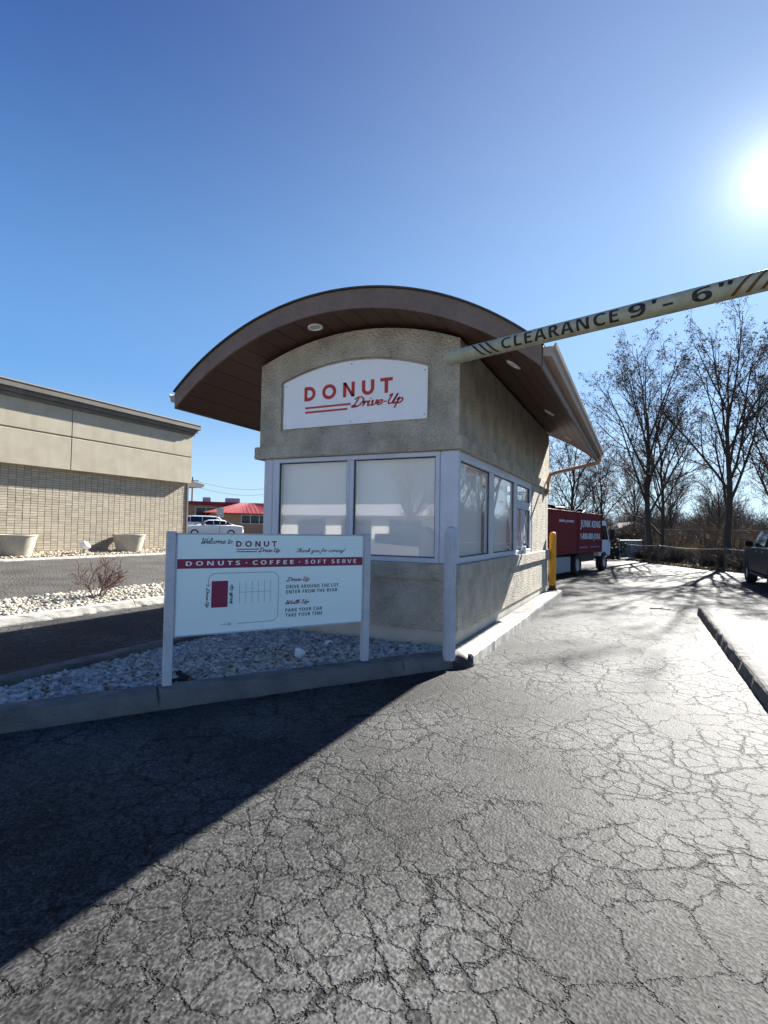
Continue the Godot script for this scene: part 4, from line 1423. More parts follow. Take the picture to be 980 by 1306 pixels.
func clearance_bar() -> void:
	var a := P(-1.415, 2.957, 4.069)
	var d := Vector3(2.053, 0, 0.595).normalized()
	var t := thing("clearance_bar", "cream pipe overhead lettered with the clearance height, across the driveway", "height bar", a + Vector3(0, -2.957, 0) + d * 3.4, atan2(-d.z, d.x))
	var r := 0.057
	var x0 := -3.4
	var mb := MB.new()
	mb.lathe(Vector3(x0, 2.957, 0), V([0.001, 0.0, r * 0.92, 0.0, r, 0.006, r, 3.42]), 28, Vector3.RIGHT)
	put("pipe", mb, M.pipe, t, false)
	mb = MB.new()
	mb.lathe(Vector3(0.03, -0.1, 0), V([0.075, 0, 0.075, 3.0, 0.06, 3.06, 0.001, 3.07]), 20)
	put("post", mb, M.pipe, t, false)
	mb = MB.new()
	mb.lathe(Vector3(0.03, 0, 0), V([0.14, 0.1, 0.14, 0.16, 0.08, 0.2]), 20)
	put("base_collar", mb, M.rust, t, false)
	# lettering wrapped round the pipe, facing the driver
	var o := Transform3D(Basis(), Vector3(x0, 2.957, 0))
	var me := text_mesh("CLEARANCE", true, 4)
	var tilt := -0.14
	var words := [["CLEARANCE", 0.52, 1.36], ["9'- 6\"", 1.42, 1.98]]
	for w in words:
		me = text_mesh(w[0], true, 4)
		var f := fitted(me, w[1], w[2], -0.043, 0.043, 0)
		for part in letters_of(me): put_mesh("letter", wrapped(part.mesh(), f, r, tilt).mesh(), M.black, t, o)
	for k in 6:
		var xs: float = 0.31 + k * 0.058 if k < 3 else 2.02 + (k - 3) * 0.07
		var lean: float = -0.055 if k < 3 else 0.05
		var s := MB.new()
		s.quad(Vector3(xs - lean - 0.011, -0.055, 0), Vector3(xs - lean + 0.011, -0.055, 0), Vector3(xs + lean + 0.011, 0.055, 0), Vector3(xs + lean - 0.011, 0.055, 0))
		put_mesh("slanted_stripe", wrapped(s.mesh(), Transform3D(), r, tilt).mesh(), M.black if k < 3 else M.rust, t, o)

# ------------------------------------------------------------------ the bank on the left
func bank() -> void:
	var xw := -16.3
	var zs := -6.0
	var ze := 15.45
	var g := 0.60
	var b := thing("bank_building", "long low building of stacked tan brick under pale stucco panels", "building", P(-22, g, 5))
	var mb := MB.new()
	mb.span(P(-30, 0.2, zs), P(xw + 0.012, 5.3, ze), 0.0)
	put("core_wall", mb, M.mortar, b)
	# brick facing in stack bond: the nearest three hundred singly, the rest as one
	var bl := 0.201
	var bh := 0.0605
	var jx := 0.213
	var jy := 0.0745
	mb = MB.new()
	mb.box(Vector3.ZERO, Vector3(0.06, bh, bl), 0.004)
	var unit := mb.mesh()
	var mats := []
	for k in 5:
		var m: StandardMaterial3D = M.brick.duplicate()
		m.vertex_color_use_as_albedo = false
		var c := brick_tone(k / 4.0)
		m.albedo_color = lin(c.r, c.g, c.b)
		mats.append(m)
	var where: Array[Transform3D] = []
	var tint := PackedColorArray()
	rng.seed = 99
	for i in 76:
		for j in 36:
			var p := P(xw + rng.randf_range(-0.003, 0.003), g + 0.06 + j * jy, ze - 0.11 - i * jx)
			var t := rng.randf()
			if i >= 26 and i < 35 and j > 1 and j < 36:
				put_mesh("brick", unit, mats[int(t * 4.99)], b, Transform3D(Basis(), p - b.position))
			else:
				where.append(Transform3D(Basis(), p - b.position))
				tint.append(brick_tone(t))
	scatter("brick_facing", unit, M.brick, where, tint, b)
	mb = MB.new()
	for i in 72: mb.box(P(-16.45 - i * jx, g + 1.3, ze + 0.01), Vector3(bl, 2.7, 0.02), 0.003)
	put("end_wall", mb, M.bank_panel, b)
	# parapet of stucco panels with recessed joints
	var xp := -16.05
	mb = MB.new()
	mb.span(P(-30, 3.24, zs), P(xp - 0.03, 5.4, ze + 0.02), 0.0)
	put("parapet_backing", mb, M.mortar, b)
	var joints := [15.47, 10.52, 5.55, 0.58, -4.4, -6.0]
	for i in joints.size() - 1:
		for e in [[3.22, 4.23], [4.275, 5.2]]:
			mb = MB.new()
			mb.span(P(xp - 0.2, e[0], joints[i + 1] + 0.012), P(xp, e[1], joints[i] - (0.0 if i == 0 else 0.012)), 0.01)
			put("parapet_panel", mb, M.bank_panel, b)
	mb = MB.new()
	for e in [[4.275, 5.2], [3.22, 4.23]]: mb.span(P(-29.0, e[0], ze - 0.1), P(xp - 0.201, e[1], ze + 0.02), 0.01)
	put("end_panel", mb, M.bank_panel, b)
	# stepped cornice
	mb = MB.new()
	mb.span(P(-30, 5.12, zs), P(xp + 0.07, 5.24, ze + 0.09), 0.01)
	mb.span(P(-30, 5.24, zs), P(xp + 0.15, 5.36, ze + 0.17), 0.01)
	mb.span(P(-30, 5.36, zs), P(xp + 0.22, 5.53, ze + 0.24), 0.01)
	put("cornice", mb, M.cornice, b)
	mb = MB.new()
	mb.span(P(-30, 5.53, zs), P(xp + 0.235, 5.565, ze + 0.255), 0.004)
	put("coping", mb, M.gutter, b)
	mb = MB.new()
	mb.span(P(xw - 0.02, g, ze - 0.005), P(xw + 0.06, 3.22, ze + 0.09), 0.01)
	put("corner_trim", mb, M.fascia, b)
	# low porch roof at the far end
	mb = MB.new()
	mb.prism(V([0, 0, 1.3, 0.0, 1.45, 0.08, 1.45, 0.16, 0.7, 0.26, 0, 0.36]), P(-29, 3.16, ze + 0.02), Vector3.FORWARD, UP, Vector3(12.2, 0, 0))
	put("porch_roof", mb, M.dull_roof, b)
	# planting strip before it
	sheet("gravel_bed", V([-16.3, -6, -14.95, -6, -14.95, 18, -16.3, 18]), 0.03, M.bed)
	kerb("kerb", V([-14.78, -6, -14.78, 18]), 0.18, 0.07, M.pale_kerb, 61)
	gravel("gravel", V([-16.26, 6.5, -14.98, 6.5, -14.98, 17.5, -16.26, 17.5]), 380, 0.075, 0.035, Vector3(.32, .26, .19), Vector3(.52, .44, .33), 71)
	for q in [[-15.62, 8.75, "tapered concrete planter at the left edge, by the brick wall"], [-15.72, 12.45, "tapered concrete planter nearer the building's corner, right of the floodlight"]]:
		var p := thing("planter", q[2], "planter", P(q[0], rise(q[0]) + 0.03, q[1]), 0.0, "concrete planters along the brick wall")
		mb = MB.new()
		mb.lathe(Vector3.ZERO, V([0.001, 0.0, 0.36, 0.0, 0.375, 0.02, 0.505, 0.56, 0.525, 0.575, 0.525, 0.60, 0.51, 0.61, 0.47, 0.61, 0.455, 0.58, 0.44, 0.48, 0.001, 0.48]), 28)
		put("bowl", mb, M.concrete, p, false)
		mb = MB.new()
		mb.lathe(Vector3(0, 0.49, 0), V([0.435, 0.0, 0.2, 0.02, 0.001, 0.03]), 20)
		put("soil_fill", mb, M.soil, p, false)
	for q in [[-15.35, 10.62, "floodlight", "small white floodlight on a stub post between the two planters", 0.5], [-15.3, 14.1, "floodlight", "small floodlight on a stub post beyond the right planter", 0.35]]:
		var f := thing("floodlight", q[3], "floodlight", P(q[0], rise(q[0]) + 0.03, q[1]), 0.0, "wall floodlights in the gravel")
		mb = MB.new()
		mb.span(Vector3(-0.07, -0.05, -0.07), Vector3(0.07, 0.14, 0.07), 0.01)
		mb.rod(Vector3(0, 0.14, 0), Vector3(0, 0.24, 0), 0.02)
		put("stub_post", mb, M.concrete, f, false)
		var tip := Basis(Vector3.BACK, 0.7) * Basis(UP, q[4])
		mb = MB.new()
		mb.box(Vector3(0, 0.30, 0), Vector3(0.16, 0.2, 0.27), 0.02, tip)
		put("housing", mb, M.white, f, false)
		mb = MB.new()
		mb.box(Vector3(0, 0.30, 0) + tip * Vector3(-0.083, 0, 0), Vector3(0.01, 0.17, 0.24), 0.003, tip)
		put("lens", mb, M.lamp_glass, f, false)
	# leafless shrub in the strip between the roads
	var s := thing("bare_shrub", "leafless reddish shrub in the pale gravel strip left of the sign", "shrub", P(-8.86, rise(-8.86) + 0.03, 6.42))
	var tw := twig_bush(4, 0.74, 1.15, 12, 0.0075)
	put("twigs", tw, M.red_twig, s, false)
	mb = MB.new()
	rng.seed = 3
	for i in 160:
		var a := rng.randf() * TAU
		var o := Vector3(cos(a), 0, sin(a)) * rng.randf_range(0.05, 0.42) + UP * rng.randf_range(0.0, 0.035)
		var d := Vector3(rng.randf_range(-1, 1), 0.3, rng.randf_range(-1, 1)).normalized() * 0.05
		mb.tri(o, o + d, o + d.cross(UP) * 0.6 + d * 0.5)
	var l := put("leaf_litter", mb, M.dead_leaf, s, false)
	l.set_meta("kind", "stuff")

func brick_tone(t: float) -> Color:
	var c := Vector3(.47, .41, .305).lerp(Vector3(.60, .53, .41), t)
	return Color(c.x, c.y, c.z)

# ------------------------------------------------------------------ across the far road, left
func sedan(called: String, label: String, at: Vector3, turn: float) -> Node3D:
	var c := thing(called, label, "car", at, turn)
	var st := [[-2.42, .42, .60, .62, .62, .55, .63], [-2.36, .30, .80, .80, .74, .70, .76], [-2.0, .24, .88, .89, .86, .80, .89], [-1.35, .22, .90, .91, .94, .80, .97], [-0.95, .22, .90, .91, .96, .62, 1.12], [-0.35, .22, .90, .91, .97, .56, 1.39], [0.35, .22, .90, .91, .97, .56, 1.43], [0.95, .22, .90, .91, .97, .55, 1.38], [1.55, .24, .89, .90, .96, .66, 1.06], [1.85, .26, .88, .88, .95, .76, .98], [2.30, .30, .82, .80, .90, .70, .92], [2.40, .42, .66, .64, .7, .6, .71]]
	put("body", loft_body(st), M.white_car, c, false)
	flank_panes(c, [V([-1.0, 1.0, -0.05, 1.0, -0.05, 1.34, -0.38, 1.33]), V([0.02, 1.0, 0.85, 1.0, 0.95, 1.3, 0.02, 1.36]), V([0.9, 1.0, 1.45, 1.0, 1.02, 1.28])], 0.97, 1.42, .86, .60)
	var mb := MB.new()
	mb.quad(Vector3(-1.36, 0.985, -.62), Vector3(-1.36, 0.985, .62), Vector3(-0.42, 1.385, .47), Vector3(-0.42, 1.385, -.47))
	mb.quad(Vector3(1.60, 1.06, .60), Vector3(1.60, 1.06, -.60), Vector3(1.0, 1.385, -.47), Vector3(1.0, 1.385, .47))
	put("windscreen", mb, M.car_glass, c, false)
	for s: float in [-1.0, 1.0]:
		wheel_into(c, Vector3(-1.45, 0.32, s * 0.80), 0.32, 0.22)
		wheel_into(c, Vector3(1.35, 0.32, s * 0.80), 0.32, 0.22)
		car_lamp(c, "headlight", Vector3(-2.33, 0.66, s * .56), Vector3(.14, .14, .36), M.lamp_glass)
		car_lamp(c, "tail_light", Vector3(2.33, 0.72, s * .56), Vector3(.12, .16, .34), M.red_lens)
		car_lamp(c, "mirror", Vector3(-0.72, 1.0, s * 1.0), Vector3(.1, .13, .2), M.white_car)
	car_lamp(c, "grille", Vector3(-2.40, 0.56, 0), Vector3(.08, .18, .7), M.black)
	car_lamp(c, "bumper", Vector3(-2.38, 0.36, 0), Vector3(.12, .16, 1.4), M.black)
	return c

func pickup(called: String, label: String, at: Vector3, turn: float, paint: Material, suv: bool) -> Node3D:
	var c := thing(called, label, "pickup" if not suv else "car", at, turn)
	var st := [[-2.75, .55, .86, .84, .95, .80, 1.0], [-2.68, .42, .94, .93, 1.04, .86, 1.08], [-2.2, .38, .97, .97, 1.10, .9, 1.15], [-1.30, .36, .98, .98, 1.17, .88, 1.20], [-1.05, .36, .98, .98, 1.19, .74, 1.36], [-0.55, .36, .98, .98, 1.20, .66, 1.78], [0.1, .36, .98, .98, 1.21, .66, 1.86]]
	if suv: st.append_array([[1.6, .36, .98, .98, 1.21, .66, 1.86], [2.45, .38, .97, .97, 1.2, .66, 1.80], [2.70, .46, .94, .94, 1.15, .70, 1.45], [2.76, .5, .92, .9, 1.0, .7, 1.1]])
	else: st.append_array([[0.85, .36, .98, .98, 1.21, .66, 1.84], [1.05, .36, .98, .98, 1.21, .80, 1.25], [2.7, .38, .98, .98, 1.21, .80, 1.23], [2.82, .46, .95, .95, 1.18, .80, 1.20]])
	put("body", loft_body(st), paint, c, false)
	var panes := [V([-0.95, 1.25, -0.1, 1.25, -0.1, 1.72, -0.58, 1.70]), V([-0.03, 1.25, 0.78, 1.25, 0.74, 1.73, -0.03, 1.75])]
	if suv: panes = [V([-0.95, 1.25, -0.1, 1.25, -0.1, 1.72, -0.58, 1.70]), V([-0.03, 1.25, 0.95, 1.25, 0.95, 1.75, -0.03, 1.75]), V([1.03, 1.25, 2.3, 1.25, 2.2, 1.73, 1.03, 1.75])]
	flank_panes(c, panes, 1.21, 1.85, .935, .715)
	var mb := MB.new()
	mb.quad(Vector3(-1.2, 1.255, -.74), Vector3(-1.2, 1.255, .74), Vector3(-0.6, 1.75, .58), Vector3(-0.6, 1.75, -.58))
	put("windscreen", mb, M.car_glass, c, false)
	for s: float in [-1.0, 1.0]:
		wheel_into(c, Vector3(-1.75, 0.40, s * 0.86), 0.40, 0.27)
		wheel_into(c, Vector3(1.80, 0.40, s * 0.86), 0.40, 0.27)
		car_lamp(c, "headlight", Vector3(-2.68, 0.92, s * .70), Vector3(.14, .18, .34), M.lamp_glass)
		car_lamp(c, "tail_light", Vector3(2.80, 0.98, s * .86), Vector3(.06, .4, .14), M.red_lens)
		car_lamp(c, "mirror", Vector3(-0.85, 1.30, s * 1.05), Vector3(.10, .17, .20), paint)
		for x: float in [-0.35, 0.55]: car_lamp(c, "door_handle", Vector3(x + 0.25, 1.08, s * 0.985), Vector3(.2, .035, .03), M.steel)
		car_lamp(c, "running_board", Vector3(0.0, 0.36, s * 0.95), Vector3(2.3, .07, .12), M.black)
	car_lamp(c, "grille", Vector3(-2.74, 0.82, 0), Vector3(.06, .34, 1.0), M.black)
	car_lamp(c, "bumper", Vector3(-2.74, 0.52, 0), Vector3(.14, .2, 1.76), M.steel)
	return c

func far_left() -> void:
	var g := 0.65
	var turn := 0.92       # along the line of sight's normal
	sedan("sedan", "white four-door saloon parked broadside before the red-roofed building", P(-31.2, g, 32.4), 0.93)
	pickup("sport_utility", "white sport utility vehicle behind the saloon, by the bank's corner", P(-37.8, g, 36.6), 0.75, M.white_car, true)
	# back of a road sign
	var s := thing("road_sign", "road sign seen from behind on a thin steel post, before the saloon", "road sign", P(-24.62, g, 26.26), 0.86)
	var mb := MB.new()
	mb.box(Vector3(0, 1.05, 0), Vector3(0.05, 2.2, 0.05), 0.005)
	put("post", mb, M.galv, s, false)
	mb = MB.new()
	mb.box(Vector3(0, 1.78, 0.04), Vector3(0.45, 0.6, 0.012), 0.004)
	put("plate", mb, M.steel, s, false)
	# low building under a red metal roof
	var b := thing("red_roof_building", "low brick building with a red metal roof and rooftop machines", "building", P(-44.6, g, 47.2), 0.82)
	var w := 22.0
	mb = MB.new()
	mb.span(Vector3(-w / 2, -0.5, -7), Vector3(w / 2, 3.35, -0.0))
	put("wall", mb, M.brick_wall, b, false)
	mb = MB.new()
	mb.span(Vector3(-w / 2 - 0.4, 3.35, -7.3), Vector3(w / 2 + 0.4, 3.72, 0.5), 0.03)
	put("roof", mb, M.red_roof, b, false)
	for k in 5:
		var x := -9.3 + k * 3.4
		if absf(x - 1.6) < 3.2: continue
		mb = MB.new()
		mb.span(Vector3(x, 1.55, 0.0), Vector3(x + 2.3, 3.1, 0.05), 0.01)
		var f := put("window", mb, M.trim_white, b, false)
		for j in 2:
			mb = MB.new()
			mb.span(Vector3(x + 0.08 + j * 1.11, 1.62, 0.04), Vector3(x + 1.11 + j * 1.11, 3.03, 0.06))
			put("pane", mb, M.car_glass, f, false)
	# hipped porch before it
	mb = MB.new()
	mb.span(Vector3(-1.0, -0.5, 0.0), Vector3(8.4, 2.3, 4.4))
	put("porch_wall", mb, M.brick_wall, b, false)
	mb = MB.new()
	var e := [Vector3(-1.9, 2.35, 5.2), Vector3(9.2, 2.35, 5.2), Vector3(9.2, 2.35, 0.01), Vector3(-1.9, 2.35, 0.01)]
	var t := [Vector3(2.6, 3.7, 0.6), Vector3(5.0, 3.7, 0.6), Vector3(5.0, 3.7, 0.01), Vector3(2.6, 3.7, 0.01)]
	for i in 4: mb.quad(e[i], e[(i + 1) % 4], t[(i + 1) % 4], t[i])
	mb.quad(e[3], e[2], e[1], e[0])
	mb.quad(t[0], t[1], t[2], t[3])
	for i in 24:
		var x := -1.7 + i * 0.465
		mb.rod(Vector3(x, 2.37, 5.19), Vector3(clampf(x, 2.6, 5.0) if i > 8 and i < 14 else lerpf(2.6, 5.0, i / 23.0), 3.71, 0.6), 0.025, 4)
	put("porch_roof", mb, M.red_roof, b, false)
	mb = MB.new()
	mb.span(Vector3(2.2, 1.2, 4.4), Vector3(5.2, 2.2, 4.45), 0.01)
	var pw := put("window", mb, M.trim_white, b, false)
	for j in 3:
		mb = MB.new()
		mb.span(Vector3(2.28 + j * 0.97, 1.27, 4.44), Vector3(3.17 + j * 0.97, 2.13, 4.46))
		put("pane", mb, M.car_glass, pw, false)
	for q in [[-1.2, 0.9], [1.8, 1.7], [7.4, 0.8]]:
		mb = MB.new()
		mb.box(Vector3(q[0], 4.0, -2.0), Vector3(q[1], 0.62, 1.0), 0.03)
		put("roof_unit", mb, M.galv, b, false)
	# poles and wires
	var poles := [[P(-62, g, 60), 8.4], [P(-50, g, 69), 8.2], [P(-39, g, 78), 8.0]]
	var names := ["wooden utility pole standing left of the red roof's end, behind it", "wooden utility pole rising behind the red roof's machines", "wooden utility pole hidden behind the booth's left post"]
	var tops: Array[Vector3] = []
	for i in 3:
		var p := thing("utility_pole", names[i], "utility pole", poles[i][0], 0.3, "utility poles behind the red roof")
		mb = MB.new()
		mb.rod(Vector3(0, -0.5, 0), Vector3(0, poles[i][1], 0), 0.14, 8, 0.10)
		put("pole", mb, M.wood_pole, p, false)
		mb = MB.new()
		mb.box(Vector3(0, poles[i][1] - 0.6, 0), Vector3(2.0, 0.12, 0.1), 0.01)
		put("cross_arm", mb, M.wood_pole, p, false)
		tops.append(poles[i][0] + UP * (poles[i][1] - 0.5))
	for k in 2:
		mb = MB.new()
		for i in 2:
			var pa := PackedVector3Array()
			var ra := PackedFloat32Array()
			for j in 13:
				var f := j / 12.0
				pa.append(tops[i].lerp(tops[i + 1], f) - UP * (1.1 * sin(PI * f) + k * 0.9))
				ra.append(0.018)
			mb.tube(pa, ra, 4)
		tag(put("overhead_wire", mb, M.black), ["upper overhead wire slung between the utility poles", "lower overhead wire slung between the utility poles"][k], "wire", "overhead wires")
	# a far line of low trees closes the view between the bank and the booth
	rng.seed = 12
	var where: Array[Transform3D] = []
	var tint := PackedColorArray()
	for i in 70:
		var a := lerpf(-1.25, -0.1, rng.randf())
		var d := rng.randf_range(110, 170)
		where.append(Transform3D(Basis(UP, rng.randf() * TAU).scaled(Vector3.ONE * rng.randf_range(2.2, 3.6)), P(sin(a) * d, g, cos(a) * d)))
		tint.append(Color(.09, .075, .06))
	scatter("distant_woods", twig_bush(77, 1.5, 1.3, 22, 0.03).mesh(), M.brush_twig, where, tint)

# ------------------------------------------------------------------ vehicles and edges of the rear lot
func lot() -> void:
	var ang := atan2(1.1, 5.2)
	var t := thing("box_truck", "dark red haulage truck with a lettered box body, beyond the booth", "truck", P(-1.83, 0, 20.6), PI / 2 - ang)
	# local x runs to the front, local z to the right-hand flank that is seen
	var mb := MB.new()
	mb.span(Vector3(-3.6, 0.86, -2.1), Vector3(2.32, 2.27, -0.02), 0.03)
	put("box_body", mb, M.truck_red, t, false)
	mb = MB.new()
	mb.span(Vector3(-3.62, 0.80, -2.1), Vector3(2.34, 0.88, 0.0), 0.01)
	mb.span(Vector3(-3.62, 2.24, -2.1), Vector3(2.34, 2.30, 0.0), 0.01)
	for x: float in [-3.6, -0.6, 2.3]: mb.span(Vector3(x - 0.03, 0.88, -0.03), Vector3(x + 0.03, 2.24, 0.002), 0.004)
	put("body_rail", mb, M.truck_red, t, false)
	mb = MB.new()
	mb.span(Vector3(-3.5, 0.50, -1.6), Vector3(3.9, 0.66, -0.5), 0.01)
	mb.span(Vector3(-0.3, 0.45, -1.9), Vector3(2.1, 0.8, -0.25), 0.01)
	put("chassis", mb, M.black, t, false)
	mb = MB.new()
	mb.span(Vector3(-3.0, 0.18, -0.7), Vector3(-1.25, 0.72, -0.06), 0.02)
	put("toolbox", mb, M.galv, t, false)
	for x: float in [-0.35, 3.05]:
		for z: float in [-0.22, -1.9]: wheel_into(t, Vector3(x, 0.40, z), 0.40, 0.26)
	mb = MB.new()
	mb.prism(V([2.42, 0.62, 4.05, 0.62, 4.12, 1.05, 3.78, 1.50, 3.46, 1.98, 3.3, 2.06, 2.42, 2.06]), Vector3(0, 0, -2.0), Vector3.RIGHT, UP, Vector3(0, 0, 1.86))
	var cab := put("cab", mb, M.white, t, false)
	mb = MB.new()
	mb.prism(V([2.75, 1.28, 3.74, 1.28, 3.42, 1.86, 2.75, 1.86]), Vector3(0, 0, -0.14), Vector3.RIGHT, UP, Vector3(0, 0, 0.012))
	mb.quad(Vector3(3.82, 1.46, -0.25), Vector3(3.82, 1.46, -1.9), Vector3(3.50, 1.96, -1.9), Vector3(3.50, 1.96, -0.25))
	put("window", mb, M.car_glass, cab, false)
	mb = MB.new()
	mb.span(Vector3(3.5, 1.3, 0.0), Vector3(3.56, 1.7, 0.18), 0.02)
	put("mirror", mb, M.black, t, false)
	mb = MB.new()
	mb.lathe(Vector3(2.58, 1.45, -0.135), V([0.001, 0.006, 0.13, 0.006, 0.14, 0.0]), 18, Vector3.BACK)
	mb.lathe(Vector3(2.58, 1.02, -0.135), V([0.001, 0.006, 0.10, 0.006, 0.11, 0.0]), 18, Vector3.BACK)
	put("door_badge", mb, M.silver_print, cab, false)
	for x: float in [-3.3, -2.0, -0.7, 0.7, 2.0]: car_lamp(t, "marker_lamp", Vector3(x, 0.84, 0.008), Vector3(.09, .035, .02), M.red_lens)
	for z: float in [-0.35, -1.7]: car_lamp(t, "headlight", Vector3(4.07, 0.82, z), Vector3(.06, .16, .28), M.lamp_glass)
	car_lamp(t, "door_handle", Vector3(2.78, 1.16, -0.13), Vector3(.16, .035, .03), M.black)
	car_lamp(t, "step", Vector3(3.1, 0.58, -0.12), Vector3(.5, .05, .1), M.black)
	mb = MB.new()
	mb.span(Vector3(2.70, 0.66, -0.14), Vector3(2.71, 1.95, -0.135))
	mb.span(Vector3(3.76, 0.66, -0.14), Vector3(3.77, 1.30, -0.135))
	put("door_seam", mb, M.black, t, false)
	# roof load: white ladder rails and a dark tarpaulin
	mb = MB.new()
	mb.rod(Vector3(-3.4, 2.36, -0.5), Vector3(-0.9, 2.44, -0.4), 0.03, 6)
	mb.rod(Vector3(-3.4, 2.36, -0.9), Vector3(-0.9, 2.44, -0.8), 0.03, 6)
	for k in 7: mb.rod(Vector3(-3.3 + k * 0.38, 2.37, -0.92), Vector3(-3.3 + k * 0.38, 2.38, -0.45), 0.02, 5)
	mb.rod(Vector3(0.4, 2.28, -0.2), Vector3(2.25, 2.52, -0.6), 0.045, 6)
	put("roof_rails", mb, M.trim_white, t, false)
	mb = MB.new()
	var f := noise(88, 0.9, 3)
	for i in 14:
		for j in 6:
			var q: Array[Vector3] = []
			for e in [[0, 0], [1, 0], [1, 1], [0, 1]]:
				var x: float = -2.9 + (i + e[0]) * 0.33
				var z: float = -1.9 + (j + e[1]) * 0.28
				q.append(Vector3(x, 2.30 + 0.22 * absf(f.get_noise_2d(x * 1.5, z * 1.5)) + 0.03, z))
			mb.quad(q[3], q[2], q[1], q[0])
	put("tarpaulin", mb, M.fabric, t, false)
	letter(t, "JUNK KING", -0.42, 2.08, 1.68, 2.02, 0.002, M.white_print, true, 0)
	letter(t, "1-888-888-JUNK", -0.42, 2.05, 1.24, 1.54, 0.002, M.white_print, true, 0)
	letter(t, "888-JUNK", -2.6, -1.1, 1.88, 1.98, 0.002, M.white_print, true, 0)
	put("lettering", rect_mb(-0.5, 0.5, 0.99, 1.05, 0.002), M.purple_print, t, false)
	put("lettering", rect_mb(0.8, 2.0, 0.99, 1.05, 0.002), M.purple_print, t, false)
	pickup("pickup_truck", "dark grey pickup parked facing the trees at the lot's right", P(4.22, 0, 19.5), -PI / 2 , M.dark_car, false)
	# rope-like cable fence along the edge of the lot, sagging between steel posts
	var fp := [P(-0.9, 0, 35.2), P(0.9, 0, 31.6), P(3.4, 0, 27.4), P(7.5, 0, 25.0), P(13.0, 0, 23.0)]
	var fence := thing("cable_fence", "pale cable strung low between dark wooden posts along the lot's edge", "fence", fp[1])
	for i in fp.size():
		mb = MB.new()
		mb.rod(fp[i] - UP * 0.3, fp[i] + UP * 1.02, 0.05, 8)
		put("post", mb, M.wood_pole, fence)
	mb = MB.new()
	for i in fp.size() - 1:
		var pa := PackedVector3Array()
		var ra := PackedFloat32Array()
		for j in 9:
			pa.append((fp[i] as Vector3).lerp(fp[i + 1], j / 8.0) + UP * (0.96 - 0.08 * sin(PI * j / 8.0)))
			ra.append(0.014)
		mb.tube(pa, ra, 6)
	put("cable", mb, M.trim_white, fence)
	# chain-link gate at its left end
	var gate := thing("chain_link_gate", "small bluish chain-link gate at the left end of the cable fence", "gate", P(-0.45, 0, 34.4), atan2(3.0, 1.6))
	mb = MB.new()
	for e in [[Vector3(-1.2, 0, 0), Vector3(-1.2, 1.15, 0)], [Vector3(1.2, 0, 0), Vector3(1.2, 1.15, 0)], [Vector3(0.1, 0, 0), Vector3(0.1, 1.15, 0)], [Vector3(-1.2, 1.15, 0), Vector3(1.2, 1.15, 0)], [Vector3(-1.2, 0.1, 0), Vector3(1.2, 0.1, 0)]]: mb.rod(e[0], e[1], 0.028, 6)
	put("frame", mb, M.galv, gate, false)
	mb = MB.new()
	for k in 34:
		var x := -1.2 + k * 0.07
		mb.rod(Vector3(x, 0.1, 0), Vector3(minf(x + 1.05, 1.2), 0.1 + minf(1.05, 1.2 - x), 0), 0.006, 3)
		mb.rod(Vector3(x, 1.15, 0), Vector3(minf(x + 1.05, 1.2), 1.15 - minf(1.05, 1.2 - x), 0), 0.006, 3)
	put("mesh_wire", mb, M.galv, gate, false)
	# twig dropped on the asphalt
	mb = MB.new()
	mb.tube(PackedVector3Array([Vector3(-.22, .012, .02), Vector3(-.05, .02, -.02), Vector3(.1, .015, .01), Vector3(.24, .012, .06)]), PackedFloat32Array([.012, .011, .008, .004]), 5)
	mb.rod(Vector3(-.05, .02, -.02), Vector3(.06, .05, -.12), .007, 5, .003)
	mb.rod(Vector3(.1, .015, .01), Vector3(.16, .05, .12), .006, 5, .003)
	var tw := put("fallen_twig", mb, M.bark, self, false)
	tw.position = P(0.42, 0.0, 12.3)
	tag(tw, "small dark broken twig lying on the asphalt beyond the kerb's end", "twig")

# ------------------------------------------------------------------ trees and brush behind the lot
const VASE := {"crook": 0.11, "lift": 0.085, "deep": 5, "mains": 11, "low": 0.30, "open": 44.0, "reach": 0.46, "kids": [0, 6, 5, 4, 3], "start": [0, .22, .2, .2, .2], "spread": [0, 34.0, 38.0, 42.0, 45.0], "ratio": [0, .52, .52, .55, .6], "thin": [0, .62, .62, .62, .7]}

